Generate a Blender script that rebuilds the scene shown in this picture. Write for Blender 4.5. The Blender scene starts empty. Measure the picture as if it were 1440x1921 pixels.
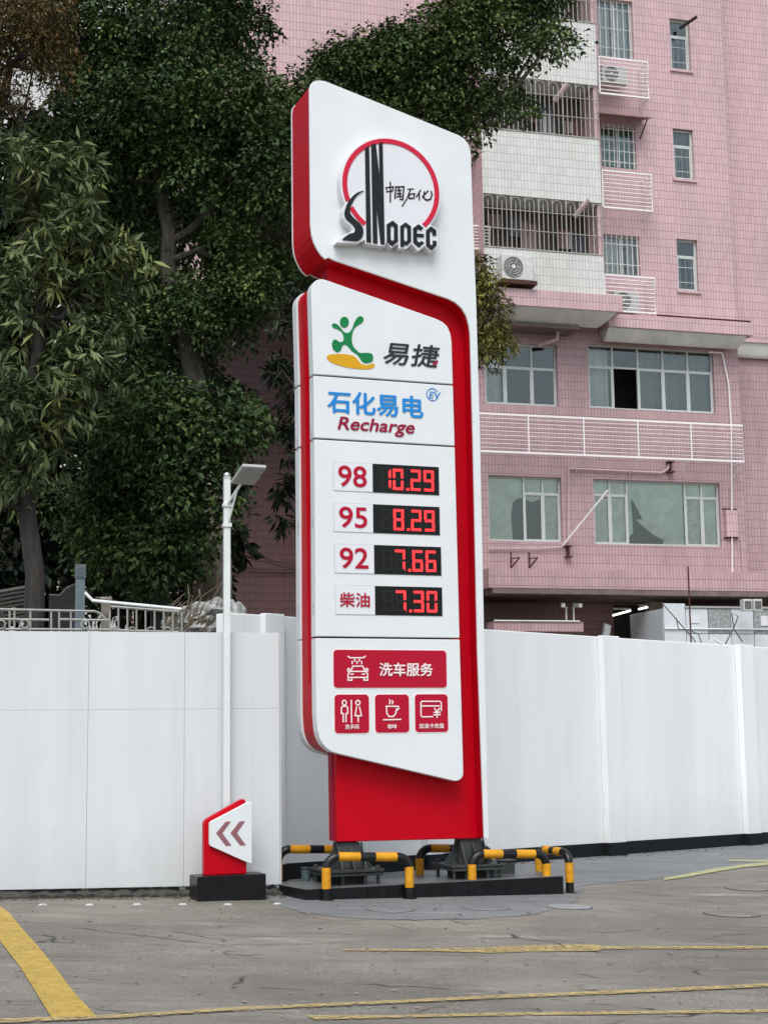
import bpy, bmesh, math, random
import numpy as np
from mathutils import Vector, Matrix
random.seed(7); rng = np.random.default_rng(7)
R_ = math.radians
SC = bpy.context.scene
COL = SC.collection

# ------------------------------------------------------------------ camera
F = 2900.0; HC = 1.6; PITCH = math.atan(421 / F); ROLL = 0.013
fw = np.array([0, math.cos(PITCH), math.sin(PITCH)]); up0 = np.array([0, -math.sin(PITCH), math.cos(PITCH)]); rt0 = np.array([1.0, 0, 0])
RT = math.cos(ROLL) * rt0 - math.sin(ROLL) * up0
UP = math.sin(ROLL) * rt0 + math.cos(ROLL) * up0
CAM = np.array([0, 0, HC])
cam = bpy.data.cameras.new('camera'); cam_o = bpy.data.objects.new('camera', cam); COL.objects.link(cam_o)
cam.sensor_fit = 'HORIZONTAL'; cam.sensor_width = 36; cam.lens = F / 1440 * 36; cam.clip_end = 2000; cam.clip_start = 0.1
M = Matrix.Identity(4)
for i in range(3):
    M[i][0], M[i][1], M[i][2], M[i][3] = RT[i], UP[i], -fw[i], CAM[i]
cam_o.matrix_world = M
SC.camera = cam_o

# ------------------------------------------------------------------ sky, sun, exposure (overcast day)
w = bpy.data.worlds.new('World'); SC.world = w; w.use_nodes = True
nt = w.node_tree; nt.nodes.clear()
out = nt.nodes.new('ShaderNodeOutputWorld'); bg = nt.nodes.new('ShaderNodeBackground'); sky = nt.nodes.new('ShaderNodeTexSky')
sky.sky_type = 'NISHITA'; sky.sun_disc = False; sky.sun_elevation = R_(56); sky.sun_rotation = R_(184); sky.dust_density = 2; sky.air_density = 1.2; sky.ozone_density = 1
hs = nt.nodes.new('ShaderNodeHueSaturation'); hs.inputs['Saturation'].default_value = 0.62
nt.links.new(sky.outputs[0], hs.inputs['Color']); nt.links.new(hs.outputs[0], bg.inputs['Color']); nt.links.new(bg.outputs[0], out.inputs['Surface'])
bg.inputs['Strength'].default_value = 0.10
sun = bpy.data.lights.new('sun', 'SUN'); sun.energy = 1.3; sun.angle = R_(38); sun.color = (1, .995, .985)
sun_o = bpy.data.objects.new('sun', sun); COL.objects.link(sun_o)
sd = Vector((math.sin(R_(184)) * math.cos(R_(56)), math.cos(R_(184)) * math.cos(R_(56)), math.sin(R_(56))))
sun_o.rotation_euler = sd.to_track_quat('Z', 'Y').to_euler(); sun_o.location = (0, -5, 30)
vs = SC.view_settings; vs.view_transform = 'Standard'; vs.look = 'None'; vs.gamma = 1; vs.use_curve_mapping = False
vs.exposure = 0.93
SC.cycles.max_bounces = 5; SC.cycles.diffuse_bounces = 3; SC.cycles.glossy_bounces = 2; SC.cycles.transparent_max_bounces = 8
SC.cycles.use_denoising = True

# ------------------------------------------------------------------ pixel helpers (a pixel gives a direction; the distance comes from a surface)
def ray(x, y): return fw + RT * (x - 720) / F - UP * (y - 960.5) / F
SL = 0.03
def gz(x): return -SL * (max(-14, min(14, x)) + .8)
def atg(x, y):
    d = ray(x, y); n = np.array([SL, 0, 1.0]); return CAM + d * ((-SL * .8 - CAM @ n) / (d @ n))
def aty(x, y, Y):
    d = ray(x, y); return CAM + d * (Y / d[1])
class Frame:
    """vertical plane frame: local x along the face, local y into depth, local z up"""
    def __init__(s, ox, oy, deg):
        s.o = np.array([ox, oy, 0.0]); s.a = R_(deg); s.ux = np.array([math.cos(s.a), math.sin(s.a), 0]); s.uy = np.array([-math.sin(s.a), math.cos(s.a), 0])
    def p(s, x, y, dep=0.0):
        d = ray(x, y); P = CAM + d * (((s.o + s.uy * dep - CAM) @ s.uy) / (d @ s.uy)); q = P - s.o
        return (float(q @ s.ux), float(P[2]))
    def ps(s, pts, dep=0.0): return [s.p(x, y, dep) for x, y in pts]
    def world(s, u, dep, z): return s.o + s.ux * u + s.uy * dep + np.array([0, 0, z])
    def loc(s, P):
        q = np.array(P) - s.o; return (float(q @ s.ux), float(q @ s.uy), float(P[2]))
    def empty(s, name): return empty(name, tuple(s.o), s.a)
def Z(ox, oy, k, pts): return [(ox + x / k, oy + y / k) for x, y in pts]   # enlarged-crop pixels back to photo pixels

# ------------------------------------------------------------------ materials
MATS = {}
def mat(name, col, rough=.6, spec=.4, var=.0, scale=4., bump=0., bscale=60., bdist=.02, metal=0., emit=0., coat=0., streak=False, splash=0.):
    if name in MATS: return MATS[name]
    m = bpy.data.materials.new(name); m.use_nodes = True; t = m.node_tree; b = t.nodes['Principled BSDF']; L = t.links.new
    b.inputs['Base Color'].default_value = (*col, 1); b.inputs['Roughness'].default_value = rough; b.inputs['Specular IOR Level'].default_value = spec
    b.inputs['Metallic'].default_value = metal; b.inputs['Coat Weight'].default_value = coat
    tc = t.nodes.new('ShaderNodeTexCoord')
    if var:
        mp = t.nodes.new('ShaderNodeMapping'); L(tc.outputs['Object'], mp.inputs[0])
        if streak: mp.inputs['Scale'].default_value = (1, 1, .12)
        n = t.nodes.new('ShaderNodeTexNoise'); n.inputs['Scale'].default_value = scale; n.inputs['Detail'].default_value = 6; n.inputs['Roughness'].default_value = .65
        L(mp.outputs[0], n.inputs['Vector'])
        r = t.nodes.new('ShaderNodeValToRGB'); r.color_ramp.elements[0].position = .3; r.color_ramp.elements[1].position = .7
        r.color_ramp.elements[0].color = (*[c * (1 - var) for c in col], 1); r.color_ramp.elements[1].color = (*[min(1, c * (1 + var * .35)) for c in col], 1)
        L(n.outputs['Fac'], r.inputs[0]); L(r.outputs[0], b.inputs['Base Color'])
        if splash:      # splashed dirt and thin run marks near the foot
            sp = t.nodes.new('ShaderNodeSeparateXYZ'); L(tc.outputs['Object'], sp.inputs[0]); ns = t.nodes.new('ShaderNodeTexNoise'); ns.inputs['Scale'].default_value = 5; ns.inputs['Detail'].default_value = 9; ns.inputs['Roughness'].default_value = .75; L(tc.outputs['Object'], ns.inputs['Vector'])
            ma = t.nodes.new('ShaderNodeMath'); ma.operation = 'MULTIPLY_ADD'; L(ns.outputs['Fac'], ma.inputs[0]); ma.inputs[1].default_value = -1.1; L(sp.outputs[2], ma.inputs[2])
            m1 = t.nodes.new('ShaderNodeMapRange'); L(ma.outputs[0], m1.inputs[0]); m1.inputs[1].default_value = -.55; m1.inputs[2].default_value = .25; m1.inputs[3].default_value = splash; m1.inputs[4].default_value = 0
            mp2 = t.nodes.new('ShaderNodeMapping'); mp2.inputs['Scale'].default_value = (9, 9, .35); L(tc.outputs['Object'], mp2.inputs[0]); n3 = t.nodes.new('ShaderNodeTexNoise'); n3.inputs['Scale'].default_value = 1.2; n3.inputs['Detail'].default_value = 8; L(mp2.outputs[0], n3.inputs['Vector'])
            m2 = t.nodes.new('ShaderNodeMapRange'); L(n3.outputs['Fac'], m2.inputs[0]); m2.inputs[1].default_value = .58; m2.inputs[2].default_value = .78; m2.inputs[3].default_value = 0; m2.inputs[4].default_value = splash * .5
            mm = t.nodes.new('ShaderNodeMath'); mm.operation = 'MAXIMUM'; L(m1.outputs[0], mm.inputs[0]); L(m2.outputs[0], mm.inputs[1])
            mx = t.nodes.new('ShaderNodeMixRGB'); L(mm.outputs[0], mx.inputs[0]); L(r.outputs[0], mx.inputs[1]); mx.inputs[2].default_value = (.36, .34, .30, 1); L(mx.outputs[0], b.inputs['Base Color'])
        mr = t.nodes.new('ShaderNodeMapRange'); mr.inputs['To Min'].default_value = max(.02, rough - .08); mr.inputs['To Max'].default_value = min(1, rough + .15)
        L(n.outputs['Fac'], mr.inputs[0]); L(mr.outputs[0], b.inputs['Roughness'])
    if bump:
        n2 = t.nodes.new('ShaderNodeTexNoise'); n2.inputs['Scale'].default_value = bscale; n2.inputs['Detail'].default_value = 5; L(tc.outputs['Object'], n2.inputs['Vector'])
        bm_ = t.nodes.new('ShaderNodeBump'); bm_.inputs['Strength'].default_value = bump; bm_.inputs['Distance'].default_value = bdist; L(n2.outputs['Fac'], bm_.inputs['Height']); L(bm_.outputs[0], b.inputs['Normal'])
    if emit:
        b.inputs['Emission Color'].default_value = (*col, 1); b.inputs['Emission Strength'].default_value = emit
    MATS[name] = m; return m

def tile_mat(name, col, joint, tw=.092, th=.232, dirt=.25, dirtcol=(.16, .11, .10)):
    m = bpy.data.materials.new(name); m.use_nodes = True; t = m.node_tree; b = t.nodes['Principled BSDF']; L = t.links.new
    N = t.nodes.new
    def math_(op, a, bb=None, c=None):
        n = N('ShaderNodeMath'); n.operation = op
        for i, v in enumerate((a, bb, c)):
            if v is None: continue
            if isinstance(v, (int, float)): n.inputs[i].default_value = v
            else: L(v, n.inputs[i])
        return n.outputs[0]
    tc = N('ShaderNodeTexCoord'); sp = N('ShaderNodeSeparateXYZ'); L(tc.outputs['Object'], sp.inputs[0])
    sx = math_('ADD', sp.outputs[0], sp.outputs[1])
    fx = math_('DIVIDE', sx, tw); fz = math_('DIVIDE', sp.outputs[2], th)
    jx = math_('SMOOTH_MIN', math_('FRACT', fx), math_('SUBTRACT', 1, math_('FRACT', fx)), .05)
    jz = math_('SMOOTH_MIN', math_('FRACT', fz), math_('SUBTRACT', 1, math_('FRACT', fz)), .02)
    def mask(v, e0, e1):
        r = N('ShaderNodeMapRange'); r.interpolation_type = 'SMOOTHSTEP'; L(v, r.inputs[0]); r.inputs[1].default_value = e0; r.inputs[2].default_value = e1; r.inputs[3].default_value = 1; r.inputs[4].default_value = 0
        return r.outputs[0]
    mx = math_('MULTIPLY', mask(jx, .03, .18), .5); mz = math_('MULTIPLY', mask(jz, .012, .055), .78)
    jm = math_('MAXIMUM', mx, mz)
    cb = N('ShaderNodeCombineXYZ'); L(math_('FLOOR', fx), cb.inputs[0]); L(math_('FLOOR', fz), cb.inputs[1])
    wn = N('ShaderNodeTexWhiteNoise'); wn.noise_dimensions = '2D'; L(cb.outputs[0], wn.inputs['Vector'])
    no = N('ShaderNodeTexNoise'); no.inputs['Scale'].default_value = .55; no.inputs['Detail'].default_value = 7; no.inputs['Roughness'].default_value = .62
    mp = N('ShaderNodeMapping'); mp.inputs['Scale'].default_value = (1.6, 1.6, .45); L(tc.outputs['Object'], mp.inputs[0]); L(mp.outputs[0], no.inputs['Vector'])
    hv = N('ShaderNodeHueSaturation'); hv.inputs['Color'].default_value = (*col, 1)
    L(math_('MULTIPLY_ADD', wn.outputs['Value'], .12, .94), hv.inputs['Value'])
    mixd = N('ShaderNodeMixRGB'); mixd.inputs[2].default_value = (*dirtcol, 1); L(hv.outputs[0], mixd.inputs[1])
    r = N('ShaderNodeMapRange'); L(no.outputs['Fac'], r.inputs[0]); r.inputs[1].default_value = .45; r.inputs[2].default_value = .8; r.inputs[3].default_value = 0; r.inputs[4].default_value = dirt
    mps = N('ShaderNodeMapping'); mps.inputs['Scale'].default_value = (2.2, 2.2, .12); L(tc.outputs['Object'], mps.inputs[0]); ns = N('ShaderNodeTexNoise'); ns.inputs['Scale'].default_value = 1.4; ns.inputs['Detail'].default_value = 8; ns.inputs['Roughness'].default_value = .7; L(mps.outputs[0], ns.inputs['Vector'])
    r2 = N('ShaderNodeMapRange'); L(ns.outputs['Fac'], r2.inputs[0]); r2.inputs[1].default_value = .55; r2.inputs[2].default_value = .75; r2.inputs[3].default_value = 0; r2.inputs[4].default_value = dirt * .8
    L(math_('MAXIMUM', r.outputs[0], r2.outputs[0]), mixd.inputs[0])
    mj = N('ShaderNodeMixRGB'); L(jm, mj.inputs[0]); L(mixd.outputs[0], mj.inputs[1]); mj.inputs[2].default_value = (*joint, 1)
    L(mj.outputs[0], b.inputs['Base Color']); b.inputs['Roughness'].default_value = .42; b.inputs['Specular IOR Level'].default_value = .35
    bp = N('ShaderNodeBump'); bp.inputs['Strength'].default_value = .35; bp.inputs['Distance'].default_value = .004; bp.invert = True; L(jm, bp.inputs['Height']); L(bp.outputs[0], b.inputs['Normal'])
    MATS[name] = m; return m

def glass_mat(name, tint=(.55, .58, .57), refl=.16):
    m = bpy.data.materials.new(name); m.use_nodes = True; t = m.node_tree; t.nodes.clear(); N = t.nodes.new; L = t.links.new
    o = N('ShaderNodeOutputMaterial'); mx = N('ShaderNodeMixShader'); tr = N('ShaderNodeBsdfTransparent'); gl = N('ShaderNodeBsdfGlossy'); fr = N('ShaderNodeFresnel'); ad = N('ShaderNodeMath')
    tr.inputs[0].default_value = (*tint, 1); gl.inputs['Roughness'].default_value = .06; gl.inputs[0].default_value = (.9, .95, .93, 1)
    fr.inputs[0].default_value = 1.5; ad.operation = 'ADD'; ad.inputs[1].default_value = refl; L(fr.outputs[0], ad.inputs[0]); L(ad.outputs[0], mx.inputs[0])
    L(tr.outputs[0], mx.inputs[1]); L(gl.outputs[0], mx.inputs[2]); L(mx.outputs[0], o.inputs[0]); MATS[name] = m; return m

def paint_mat(name, col, hole=.5):
    """road paint worn through to what lies under it"""
    m = bpy.data.materials.new(name); m.use_nodes = True; t = m.node_tree; b = t.nodes['Principled BSDF']; N = t.nodes.new; L = t.links.new
    tc = N('ShaderNodeTexCoord'); n = N('ShaderNodeTexNoise'); n.inputs['Scale'].default_value = 9; n.inputs['Detail'].default_value = 8; n.inputs['Roughness'].default_value = .75; L(tc.outputs['Object'], n.inputs['Vector'])
    r = N('ShaderNodeValToRGB'); r.color_ramp.elements[0].position = .3; r.color_ramp.elements[1].position = .75
    r.color_ramp.elements[0].color = (*[c * .55 for c in col], 1); r.color_ramp.elements[1].color = (*col, 1); L(n.outputs['Fac'], r.inputs[0]); L(r.outputs[0], b.inputs['Base Color'])
    n2 = N('ShaderNodeTexNoise'); n2.inputs['Scale'].default_value = 22; n2.inputs['Detail'].default_value = 9; n2.inputs['Roughness'].default_value = .8; L(tc.outputs['Object'], n2.inputs['Vector'])
    mr = N('ShaderNodeMapRange'); mr.inputs[1].default_value = hole - .09; mr.inputs[2].default_value = hole + .02; L(n2.outputs['Fac'], mr.inputs[0]); L(mr.outputs[0], b.inputs['Alpha'])
    b.inputs['Roughness'].default_value = .75; b.inputs['Specular IOR Level'].default_value = .25
    MATS[name] = m; return m

def concrete_mat(name, c1, c2, c3, crack=True):
    m = bpy.data.materials.new(name); m.use_nodes = True; t = m.node_tree; b = t.nodes['Principled BSDF']; N = t.nodes.new; L = t.links.new
    tc = N('ShaderNodeTexCoord')
    def noise(s, d=8, r=.65, sc=(1, 1, 1)):
        mp = N('ShaderNodeMapping'); mp.inputs['Scale'].default_value = sc; L(tc.outputs['Object'], mp.inputs[0])
        n = N('ShaderNodeTexNoise'); n.inputs['Scale'].default_value = s; n.inputs['Detail'].default_value = d; n.inputs['Roughness'].default_value = r; L(mp.outputs[0], n.inputs['Vector']); return n.outputs['Fac']
    def mr(v, a, bb, c, d):
        r = N('ShaderNodeMapRange'); L(v, r.inputs[0]); r.inputs[1].default_value = a; r.inputs[2].default_value = bb; r.inputs[3].default_value = c; r.inputs[4].default_value = d; return r.outputs[0]
    def mix(f, a, bb, mode='MIX'):
        n = N('ShaderNodeMixRGB'); n.blend_type = mode; L(f, n.inputs[0])
        for i, v in ((1, a), (2, bb)):
            if isinstance(v, tuple): n.inputs[i].default_value = (*v, 1)
            else: L(v, n.inputs[i])
        return n.outputs[0]
    big = noise(.55, 6, .6); mid = noise(2.3, 9, .72, (.55, 1.25, 1)); fine = noise(38, 6, .8); wear = noise(1.1, 10, .78, (.4, 1.5, 1))
    c = mix(mr(big, .40, .60, 0, 1), c1, c2); c = mix(mr(mid, .44, .62, 0, .85), c, c3)
    str_ = noise(1.7, 10, .8, (.35, 3.2, 1)); c = mix(mr(str_, .52, .68, 0, .75), c, tuple(x * .5 for x in c1))
    light = tuple(min(1, x * 1.75) for x in c2)
    c = mix(mr(wear, .57, .68, 0, .8), c, light)
    c = mix(mr(fine, .35, .75, .0, .55), c, tuple(x * .45 for x in c1))
    agg = noise(70, 3, .6); rough_ = noise(.8, 5, .7, (.6, 1.4, 1)); mk = N('ShaderNodeMath'); mk.operation = 'MULTIPLY'; L(mr(agg, .5, .66, 0, 1), mk.inputs[0]); L(mr(rough_, .46, .6, .12, .6), mk.inputs[1]); c = mix(mk.outputs[0], c, tuple(min(1, x * 1.7) for x in c2))
    agd = noise(55, 3, .6); mk2 = N('ShaderNodeMath'); mk2.operation = 'MULTIPLY'; L(mr(agd, .52, .66, 0, 1), mk2.inputs[0]); L(mr(rough_, .44, .6, .1, .7), mk2.inputs[1]); c = mix(mk2.outputs[0], c, tuple(x * .4 for x in c1))
    if crack:
        wrp = N('ShaderNodeTexNoise'); wrp.inputs['Scale'].default_value = 1.6; wrp.inputs['Detail'].default_value = 6; L(tc.outputs['Object'], wrp.inputs['Vector'])
        mx = N('ShaderNodeMixRGB'); mx.inputs[0].default_value = .32; L(tc.outputs['Object'], mx.inputs[1]); L(wrp.outputs['Color'], mx.inputs[2])
        vo = N('ShaderNodeTexVoronoi'); vo.feature = 'DISTANCE_TO_EDGE'; vo.inputs['Scale'].default_value = .55; L(mx.outputs[0], vo.inputs['Vector'])
        k = mr(vo.outputs['Distance'], .0015, .007, 1, 0); g = mr(noise(.9, 3), .5, .58, 0, .9)
        mu = N('ShaderNodeMath'); mu.operation = 'MULTIPLY'; L(k, mu.inputs[0]); L(g, mu.inputs[1]); c = mix(mu.outputs[0], c, (.035, .033, .03))
    L(c, b.inputs['Base Color']); b.inputs['Specular IOR Level'].default_value = .15
    L(mr(mid, .3, .7, .5, .85), b.inputs['Roughness'])
    bp = N('ShaderNodeBump'); bp.inputs['Strength'].default_value = .7; bp.inputs['Distance'].default_value = .02; L(fine, bp.inputs['Height']); L(bp.outputs[0], b.inputs['Normal'])
    MATS[name] = m; return m

def leaf_mat(name, cols, rough=.5):
    m = bpy.data.materials.new(name); m.use_nodes = True; t = m.node_tree; b = t.nodes['Principled BSDF']; N = t.nodes.new; L = t.links.new
    at = N('ShaderNodeAttribute'); at.attribute_name = 'tint'; r = N('ShaderNodeValToRGB'); el = r.color_ramp.elements
    el[0].color = (*cols[0], 1); el[1].color = (*cols[-1], 1)
    for i, c in enumerate(cols[1:-1]):
        e = el.new((i + 1) / (len(cols) - 1)); e.color = (*c, 1)
    L(at.outputs['Fac'], r.inputs[0]); L(r.outputs[0], b.inputs['Base Color']); b.inputs['Roughness'].default_value = .55; b.inputs['Specular IOR Level'].default_value = .16
    MATS[name] = m; return m

def bark_mat(name, c1, c2):
    m = bpy.data.materials.new(name); m.use_nodes = True; t = m.node_tree; b = t.nodes['Principled BSDF']; N = t.nodes.new; L = t.links.new
    tc = N('ShaderNodeTexCoord'); mp = N('ShaderNodeMapping'); mp.inputs['Scale'].default_value = (6, 6, 1.2); L(tc.outputs['Object'], mp.inputs[0])
    n = N('ShaderNodeTexNoise'); n.inputs['Scale'].default_value = 2.2; n.inputs['Detail'].default_value = 9; n.inputs['Roughness'].default_value = .7; L(mp.outputs[0], n.inputs['Vector'])
    r = N('ShaderNodeValToRGB'); r.color_ramp.elements[0].position = .35; r.color_ramp.elements[1].position = .68; r.color_ramp.elements[0].color = (*c1, 1); r.color_ramp.elements[1].color = (*c2, 1)
    L(n.outputs['Fac'], r.inputs[0]); L(r.outputs[0], b.inputs['Base Color']); b.inputs['Roughness'].default_value = .9
    bp = N('ShaderNodeBump'); bp.inputs['Strength'].default_value = .8; bp.inputs['Distance'].default_value = .03; L(n.outputs['Fac'], bp.inputs['Height']); L(bp.outputs[0], b.inputs['Normal'])
    MATS[name] = m; return m

WHITE = mat('sign_white', (.68, .71, .71), .32, .45, .05, 2.5)
RED = mat('sign_red', (.48, .001, .010), .35, .10, .06, 3.)
REDD = mat('print_red', (.40, .008, .03), .4, .12)
BLACKP = mat('print_black', (.018, .02, .022), .4, .12)
INK = mat('print_grey_ink', (.03, .035, .035), .45, .12)
GREEN = mat('print_green', (.012, .19, .06), .4, .12)
ORANGE = mat('print_orange', (.62, .33, .015), .4, .12)
BLUE = mat('print_blue', (.02, .22, .58), .4, .12)
CRIM = mat('print_crimson', (.28, .012, .045), .45, .12)
RINGR = mat('print_ring_red', (.55, .02, .05), .35, .12)
PINKW = mat('print_icon_white', (.82, .70, .69), .45)
LEDB = mat('display_black', (.008, .009, .009), .25, .18)
GHOST = mat('display_unlit', (.016, .017, .017), .5, .15)
LED = mat('display_lit_red', (1.0, .03, .035), .5, .1, emit=.8)
LABELW = mat('label_white', (.68, .68, .71), .4)
BLK = mat('rail_black', (.010, .010, .011), .25, .35, .3, 14)
YEL = mat('rail_yellow', (.66, .30, .012), .4, .3, .28, 16)
STEEL = mat('dark_steel', (.05, .055, .055), .5, .5, .35, 10, metal=.3)
BTILE = mat('black_tile', (.010, .010, .012), .2, .22, .35, 7)
PTOP = mat('plinth_top', (.11, .115, .115), .38, .4, .35, 3.5)
GROUT = mat('grout', (.09, .09, .085), .9)
GALV = mat('pole_white', (.66, .69, .68), .35, .45, .08, 6)
LAMPG = mat('lamp_grey', (.36, .37, .36), .5, .4, .15, 20)
LAMPL = mat('lamp_lens', (.30, .31, .29), .3, .5, .35, 40)
CHROME = mat('chrome', (.7, .7, .68), .18, metal=1.)
PANELW = mat('fence_panel_white', (.61, .64, .645), .5, .3, .09, 1.6, bump=.04, bscale=18, streak=True, splash=.28)
WALLW = mat('painted_wall_white', (.83, .845, .845), .75, .25, .09, 1.3, bump=.12, bscale=7, streak=True, splash=.2)
SKIRT = mat('skirting_black', (.010, .012, .013), .6, .15, .35, 5)
RAILG = mat('railing_grey', (.34, .34, .31), .5, .4, .3, 12)
RACKW = mat('rack_white', (.84, .81, .80), .5, .35, .12, 14)
CAGE = mat('cage_grey', (.42, .40, .36), .5, .35, .3, 20)
ALU = mat('window_aluminium', (.52, .55, .53), .4, .5, .1, 10)
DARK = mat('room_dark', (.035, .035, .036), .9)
ROOM = mat('room_wall', (.12, .115, .11), .9, var=.3, scale=1.5)
CURT = mat('curtain', (.52, .54, .52), .85, var=.2, scale=5)
FILM = mat('window_film', (.70, .73, .67), .4, .4, .25, 3, bump=1., bscale=2.2, bdist=.15)
FILMT = mat('torn_film', (.66, .68, .62), .3, .5, .3, 6, bump=1., bscale=5, bdist=.12)
CREAM = mat('cornice_white', (.72, .73, .69), .7, .25, .2, 2.2)
RUST = mat('rusty_iron', (.09, .035, .028), .8, .3, .5, 20)
PVC = mat('pvc_pipe', (.58, .44, .43), .5, .35, .15, 6)
ACW = mat('ac_white', (.60, .61, .58), .5, .35, .2, 8)
GRILL = mat('fan_grille', (.12, .12, .11), .5)
CONC = mat('soffit_concrete', (.20, .15, .145), .85, .2, .4, 2.5)
ROCK = mat('pale_rock', (.42, .42, .40), .85, .25, .55, 5, bump=.7, bscale=14)
RUB = mat('kerb_rubble', (.075, .07, .06), .95, .2, .6, 12, bump=.8, bscale=25)
ROOT = mat('aerial_root', (.16, .13, .09), .9, .2, .4, 20)
CABLE = mat('cable_grey', (.10, .095, .09), .6)
GLASS = glass_mat('window_glass', (.92, .95, .93), .02)
GLASSG = glass_mat('green_glass', (.10, .32, .24), .1)
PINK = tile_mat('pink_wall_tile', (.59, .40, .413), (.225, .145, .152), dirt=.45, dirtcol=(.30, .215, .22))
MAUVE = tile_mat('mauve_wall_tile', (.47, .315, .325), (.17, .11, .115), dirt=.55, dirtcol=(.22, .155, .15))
PINKSHADE = tile_mat('shade_darkened_pink_tile', (.27, .150, .148), (.055, .035, .035), dirt=.4, dirtcol=(.06, .05, .045))  # pink tile darkened: deep shade of the set-back walls put into the colour
WTILE = tile_mat('white_wall_tile', (.62, .625, .59), (.30, .295, .27), dirt=.3, dirtcol=(.30, .27, .2))
YPAINT = paint_mat('yellow_road_paint', (.57, .385, .085), .42)
YTHIN = paint_mat('thin_yellow_road_paint', (.55, .41, .17), .50)
GPAINT = paint_mat('pale_lime_road_paint', (.50, .50, .26), .44)

# ------------------------------------------------------------------ object helpers
def tag(o, label=None, cat=None, group=None, kind=None):
    for k, v in (('label', label), ('category', cat), ('group', group), ('kind', kind)):
        if v: o[k] = v
    return o
def empty(name, loc=(0, 0, 0), rz=0.0):
    o = bpy.data.objects.new(name, None); COL.objects.link(o); o.location = loc; o.rotation_euler = (0, 0, rz); o.empty_display_size = .2; return o
def link(name, me, m, parent=None):
    o = bpy.data.objects.new(name, me); COL.objects.link(o)
    if m is not None and not me.materials: me.materials.append(m)
    if parent is not None: o.parent = parent
    return o
class MB:
    def __init__(s): s.v = []; s.f = []
    def add(s, vs, fs):
        n = len(s.v); s.v += [tuple(map(float, v)) for v in vs]; s.f += [tuple(i + n for i in f) for f in fs]; return s
    def box(s, x0, x1, y0, y1, z0, z1):
        return s.add([(x0, y0, z0), (x1, y0, z0), (x1, y1, z0), (x0, y1, z0), (x0, y0, z1), (x1, y0, z1), (x1, y1, z1), (x0, y1, z1)],
                     [(0, 3, 2, 1), (4, 5, 6, 7), (0, 1, 5, 4), (1, 2, 6, 5), (2, 3, 7, 6), (3, 0, 4, 7)])
    def prism(s, poly, y0, y1):
        a = sum(poly[i][0] * poly[(i + 1) % len(poly)][1] - poly[(i + 1) % len(poly)][0] * poly[i][1] for i in range(len(poly)))
        if a < 0: poly = poly[::-1]
        n = len(poly); vs = [(u, y0, z) for u, z in poly] + [(u, y1, z) for u, z in poly]
        return s.add(vs, [tuple(range(n)), tuple(range(2 * n - 1, n - 1, -1))] + [(i, n + i, n + (i + 1) % n, (i + 1) % n) for i in range(n)])
    def tube(s, pts, r, n=8, cap=True, sq=False):
        pts = [Vector(p) for p in pts]; m = len(pts); rs = r if isinstance(r, (list, tuple)) else [r] * m
        if sq: n = 4
        vs = []; ref = None
        for i, p in enumerate(pts):
            d = (pts[min(i + 1, m - 1)] - pts[max(i - 1, 0)]).normalized()
            if ref is None: ref = Vector((0, 0, 1)) if abs(d.z) < .9 else Vector((1, 0, 0))
            a = d.cross(ref).normalized(); b = a.cross(d).normalized(); ref = b
            for k in range(n):
                t = 2 * math.pi * (k + (.5 if sq else 0)) / n; vs.append(p + (a * math.cos(t) + b * math.sin(t)) * rs[i])
        fs = [(i * n + k, i * n + (k + 1) % n, (i + 1) * n + (k + 1) % n, (i + 1) * n + k) for i in range(m - 1) for k in range(n)]
        if cap: fs += [tuple(range(n))[::-1], tuple((m - 1) * n + k for k in range(n))]
        return s.add(vs, fs)
    def cyl(s, c, r, h, n=20, axis='z'):
        c = Vector(c); e = Vector((0, 0, h)) if axis == 'z' else (Vector((0, h, 0)) if axis == 'y' else Vector((h, 0, 0)))
        return s.tube([c, c + e], r, n)
    def sphere(s, c, r, n=12, m=8, sx=1, sy=1, sz=1):
        vs = []; 
        for i in range(m + 1):
            a = math.pi * i / m
            for k in range(n):
                t = 2 * math.pi * k / n; vs.append((c[0] + sx * r * math.sin(a) * math.cos(t), c[1] + sy * r * math.sin(a) * math.sin(t), c[2] + sz * r * math.cos(a)))
        return s.add(vs, [(i * n + k, (i + 1) * n + k, (i + 1) * n + (k + 1) % n, i * n + (k + 1) % n) for i in range(m) for k in range(n)])
    def mesh(s, name, fix=True):
        me = bpy.data.meshes.new(name); me.from_pydata(s.v, [], s.f); me.update()
        if fix:
            b = bmesh.new(); b.from_mesh(me); bmesh.ops.remove_doubles(b, verts=b.verts, dist=1e-6); bmesh.ops.recalc_face_normals(b, faces=b.faces); b.to_mesh(me); b.free()
        return me
    def build(s, name, m, parent=None, bevel=0., smooth=False, fix=True, seg=2):
        me = s.mesh(name, fix); o = link(name, me, m, parent)
        if smooth: me.polygons.foreach_set('use_smooth', [True] * len(me.polygons)); 
        if smooth:
            md = o.modifiers.new('es', 'EDGE_SPLIT'); md.split_angle = R_(40)
        if bevel:
            b = o.modifiers.new('bv', 'BEVEL'); b.width = bevel; b.segments = seg; b.limit_method = 'ANGLE'; b.angle_limit = R_(35)
        return o
def copy_tree(o, parent=None):
    c = o.copy(); COL.objects.link(c)
    if parent is not None: c.parent = parent
    for ch in o.children: copy_tree(ch, c)
    return c
def stroke(pts, wd, closed=False):
    """flat ribbon polygons of one width along a polyline of (u, z): list of convex quads"""
    P = [Vector(p) for p in pts]; qs = []
    n = len(P); rng_ = range(n if closed else n - 1)
    for i in rng_:
        a, b = P[i], P[(i + 1) % n]; d = (b - a)
        if d.length < 1e-6: continue
        d.normalize(); nn = Vector((-d.y, d.x)) * wd / 2; e = d * wd * .32
        qs.append([tuple(a - e + nn), tuple(a - e - nn), tuple(b + e - nn), tuple(b + e + nn)])
    return qs
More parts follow.
